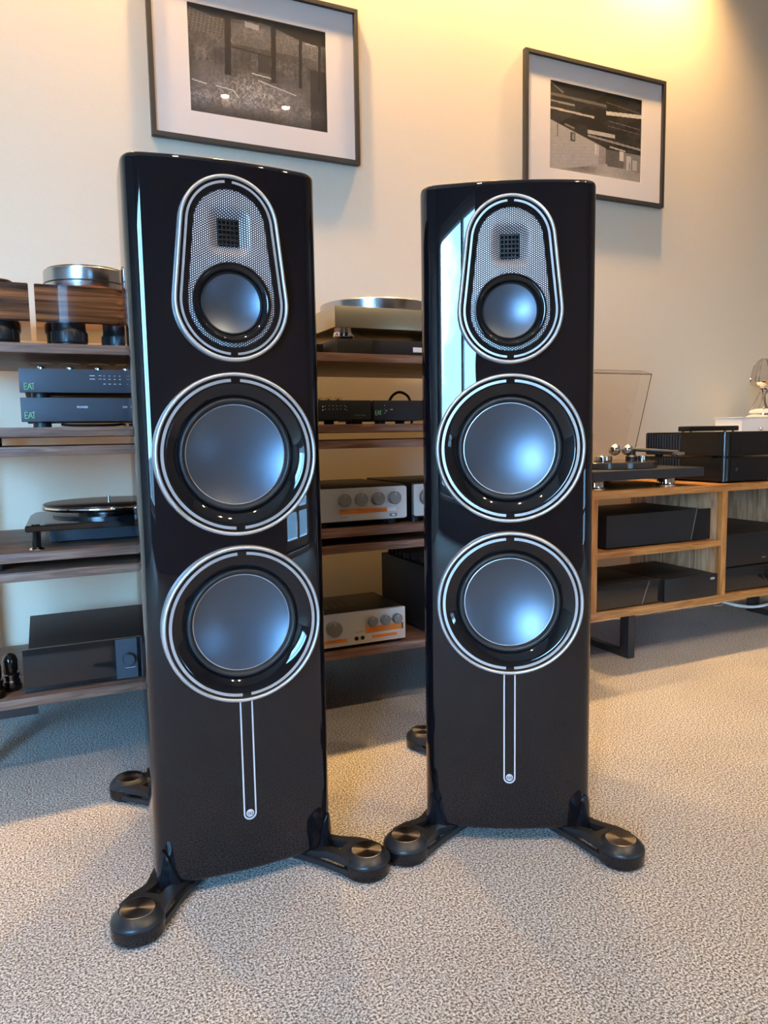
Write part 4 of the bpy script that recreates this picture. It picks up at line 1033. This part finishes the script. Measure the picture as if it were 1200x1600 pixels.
# ------------------------------------------------------------------ framed photographs
def painted(name, par, x0, x1, z0, z1, y, fn, nx=260, nz=180):
    u = (np.arange(nx) + 0.5)/nx; v = 1 - (np.arange(nz) + 0.5)/nz
    UU, VV = np.meshgrid(u, v, indexing='ij')          # v = 0 at the top
    g = np.clip(fn(UU, VV), 0, 1)
    verts = []; off = origin_of(par)
    for j in range(nz + 1):
        for i in range(nx + 1): verts.append((x0 + (x1-x0)*i/nx - off.x, y - off.y, z0 + (z1-z0)*j/nz - off.z))
    faces = [(j*(nx+1)+i, j*(nx+1)+i+1, (j+1)*(nx+1)+i+1, (j+1)*(nx+1)+i) for j in range(nz) for i in range(nx)]
    me = bpy.data.meshes.new(name); me.from_pydata(verts, [], faces); me.update()
    at = me.color_attributes.new('Tone', 'FLOAT_COLOR', 'CORNER')
    val = np.repeat(g.T.reshape(-1), 4)
    colr = np.stack([val*1.0, val*0.965, val*0.92, np.ones_like(val)], 1).astype(np.float32)
    at.data.foreach_set('color', colr.reshape(-1))
    m = MATS.get('photo_print')
    if m is None:
        m, nt, b = nodes_of('photo_print'); a = nt.nodes.new('ShaderNodeAttribute'); a.attribute_name = 'Tone'
        nt.links.new(a.outputs['Color'], b.inputs['Base Color']); b.inputs['Roughness'].default_value = 0.5; MATS['photo_print'] = m
    me.materials.append(m)
    o = bpy.data.objects.new(name, me); COL.objects.link(o); o.parent = par
    return o

rng = np.random.default_rng(3)
def vnoise(U, V, fx, fy, seed):
    r = np.random.default_rng(seed); G = r.random((int(fx) + 3, int(fy) + 3))
    x, y = U*fx, V*fy; i, j = x.astype(int), y.astype(int); a, b = x - i, y - j
    a = a*a*(3-2*a); b = b*b*(3-2*b)
    return (G[i, j]*(1-a) + G[i+1, j]*a)*(1-b) + (G[i, j+1]*(1-a) + G[i+1, j+1]*a)*b
def band(U, V, p, q, w):
    d = np.array(q) - np.array(p); L = np.hypot(*d); d = d/L
    X, Y = U - p[0], V - p[1]; t = X*d[0] + Y*d[1]; s = np.abs(-X*d[1] + Y*d[0])
    return (t > 0) & (t < L) & (s < w)

def barn(U, V):
    n = vnoise(U, V, 70, 50, 1)*0.45 + vnoise(U, V, 180, 130, 2)*0.55
    n2 = vnoise(U, V, 10, 7, 5)
    g = 0.10 + 0.16*n + 0.10*n2
    roof = 0.055 + 0.10*U
    # barn wall behind posts
    wallm = (V > roof) & (V < 0.52)
    g = np.where(wallm, 0.10 + 0.22*n*n2*1.6 + 0.02*np.sin(U*130)*(V > 0.36), g)
    g = np.where((V < 0.25) & (U < 0.26), 0.13 + 0.13*((np.sin(U*230 + V*30) > 0)*(np.sin(V*260) > -0.2)) + 0.1*n, g)
    g = np.where((V > 0.10) & (V < 0.30) & (U > 0.28) & (U < 0.95), 0.17 + 0.22*n*(0.5 + n2), g)
    g = np.where(band(U, V, (0.30, 0.33), (0.60, 0.36), 0.010), 0.07, g)
    g = np.where((V > 0.36) & (V < 0.60) & (np.abs(U - 0.53) < 0.045), 0.08 + 0.05*n, g)
    g = np.where((V > 0.02 + 0.12*U) & (V < 0.08 + 0.10*U) & (((U > 0.40) & (U < 0.50)) | ((U > 0.84) & (U < 0.92))), 0.60, g)
    g = np.where(V < roof + 0.03*np.sin(U*9) - 0.02, 0.018, g)
    # rough ground
    m = V > 0.52
    gr = 0.10 + 0.30*n*(V - 0.40)*1.4 + 0.14*n2
    g = np.where(m, gr, g)
    hedge = np.exp(-((U - 0.45)/0.22)**2 - ((V - 0.72)/0.12)**2)
    g = g + m*hedge*(n**2)*0.95
    g = g + m*np.exp(-((V - 0.83)/0.05)**2)*(n**2)*0.55*(vnoise(U, V, 14, 6, 9))
    for p, q in (((0.48, 0.60), (0.76, 0.68)), ((0.44, 0.545), (0.58, 0.56)), ((0.18, 0.72), (0.30, 0.735)), ((0.02, 0.70), (0.12, 0.72)), ((0.30, 0.735), (0.34, 0.80)), ((0.56, 0.86), (0.63, 0.85))):
        g = np.where(band(U, V, p, q, 0.0055), 0.78, g)
    for x, w in ((0.275, 0.022), (0.60, 0.018), (0.80, 0.012), (0.945, 0.010)):
        g = np.where((np.abs(U - x + 0.02*(V - 0.3)) < w) & (V < 0.60), 0.03, g)
    g = np.where((U > 0.87) & (V > 0.40), g*0.35, g)
    g = g*np.clip(1.15 - 0.75*np.clip((V - 0.86)/0.14, 0, 1), 0, 1)
    return 0.85*g**1.45

def shed(U, V):
    n = vnoise(U, V, 60, 44, 11)*0.5 + vnoise(U, V, 110, 80, 12)*0.5
    wall_top = 0.44 + 0.36*U
    wall_bot = 1.02 - 0.30*U
    g = 0.025 + 0.06*n*(vnoise(U, V, 9, 22, 14) > 0.55)
    # roof ironwork
    for p, q, w, t in (((0, 0.31), (0.47, 0.325), 0.012, 0.62), ((0, 0.23), (0.26, 0.235), 0.010, 0.40), ((0.60, 0.245), (1.0, 0.205), 0.022, 0.72), ((0.0, 0.02), (0.14, 0.12), 0.008, 0.35),
                       ((0.40, 0.50), (0.70, 0.50), 0.024, 0.62), ((0.40, 0.545), (1.0, 0.60), 0.012, 0.42), ((0.64, 0.63), (0.82, 0.65), 0.010, 0.55), ((0.16, 0.465), (0.26, 0.495), 0.010, 0.35), ((0.0, 0.155), (0.6, 0.165), 0.016, 0.22),
                       ((0.62, 0.33), (0.98, 0.36), 0.004, 0.3), ((0.62, 0.39), (0.98, 0.42), 0.004, 0.25), ((0.60, 0.12), (0.98, 0.17), 0.004, 0.25)):
        g = np.where(band(U, V, p, q, w), t*(0.75 + 0.4*n), g)
    lw = (U < 0.60) & (V > wall_top) & (V < wall_bot)
    g = np.where(lw, 0.46 + 0.10*n - 0.10*(U > 0.52) - 0.04*(np.sin(V*160 + U*30) > 0.9), g)
    bw = (U >= 0.60) & (V > 0.665) & (V < 0.86 + 0.12*np.clip(U - 0.8, 0, 1))
    g = np.where(bw, 0.16 + 0.08*n + 0.10*(U > 0.80), g)
    for a, b, c, d, t in ((0.755, 0.80, 0.66, 0.77, 0.75), (0.48, 0.50, 0.63, 0.75, 0.75), (0.51, 0.525, 0.64, 0.76, 0.7), (0.83, 0.885, 0.70, 0.88, 0.62), (0.90, 0.955, 0.74, 0.86, 0.55), (0.865, 0.875, 0.78, 0.86, 0.12)):
        g = np.where((U > a) & (U < b) & (V > c) & (V < d), t, g)
    g = np.where((np.abs(U - 0.245) < 0.024) & (np.abs(V - 0.592) < 0.05), 0.05, g); g = np.where((np.abs(U - 0.248) < 0.014) & (np.abs(V - 0.592) < 0.035), 0.35, g)
    g = np.where((np.abs(U - 0.085) < 0.004) & (V > 0.46) & (V < 0.62), 0.12, g)
    fl = (V >= wall_bot) & (U < 0.62) | (V >= 0.86 + 0.12*np.clip(U - 0.8, 0, 1)) & (U >= 0.60)
    g = np.where(fl, 0.34 + 0.12*n + 0.12*np.exp(-((U - 0.62)/0.2)**2) - 0.16*np.exp(-((U - 0.35)/0.15)**2 - ((V - 0.93)/0.05)**2), g)
    return g**1.25

def framed(x0, x1, z0, z1, px0, px1, pz0, pz1, fn, label):
    yb = WALL_Y - 0.001; yf = WALL_Y - 0.020; fw = 0.0125
    t = thing('framed_photograph', label, 'picture', ((x0+x1)/2, yb, z0), 'framed black and white photographs')
    for nm, pts in (('frame_rail', [(x0, z0), (x1, z0), (x1 - fw, z0 + fw), (x0 + fw, z0 + fw)]), ('frame_rail', [(x0, z1), (x0 + fw, z1 - fw), (x1 - fw, z1 - fw), (x1, z1)]),
                    ('frame_stile', [(x0, z0), (x0 + fw, z0 + fw), (x0 + fw, z1 - fw), (x0, z1)]), ('frame_stile', [(x1, z0), (x1, z1), (x1 - fw, z1 - fw), (x1 - fw, z0 + fw)])):
        obj(nm, prism(NB(), pts, yf, yb, 'y', bev=0.0006), 'frame_black', t)
    ym = WALL_Y - 0.009
    m = NB()
    for a, b, c, d in ((x0 + fw, px0, z0 + fw, z1 - fw), (px1, x1 - fw, z0 + fw, z1 - fw), (px0, px1, z0 + fw, pz0), (px0, px1, pz1, z1 - fw)): box(m, a, b, ym, yb - 0.003, c, d)
    bmesh.ops.remove_doubles(m, verts=m.verts[:], dist=1e-6)
    obj('mount', m, 'mount_card', t, 0)
    painted('photo_print', t, px0 - 0.002, px1 + 0.002, pz0 - 0.002, pz1 + 0.002, WALL_Y - 0.0065, fn)
    obj('glass_pane', bx(x0 + fw*0.8, x1 - fw*0.8, WALL_Y - 0.0125, WALL_Y - 0.0105, z0 + fw*0.8, z1 - fw*0.8), 'picture_glass', t, 0)
framed(0.3265, 0.9406, 1.5386, 1.985, 0.436, 0.840, 1.6215, 1.906, barn, 'black framed photograph of a derelict barn yard above the nearer loudspeaker')
framed(1.5500, 2.1780, 1.5470, 1.996, 1.660, 2.072, 1.6275, 1.917, shed, 'black framed photograph of an empty warehouse interior above the sideboard end')
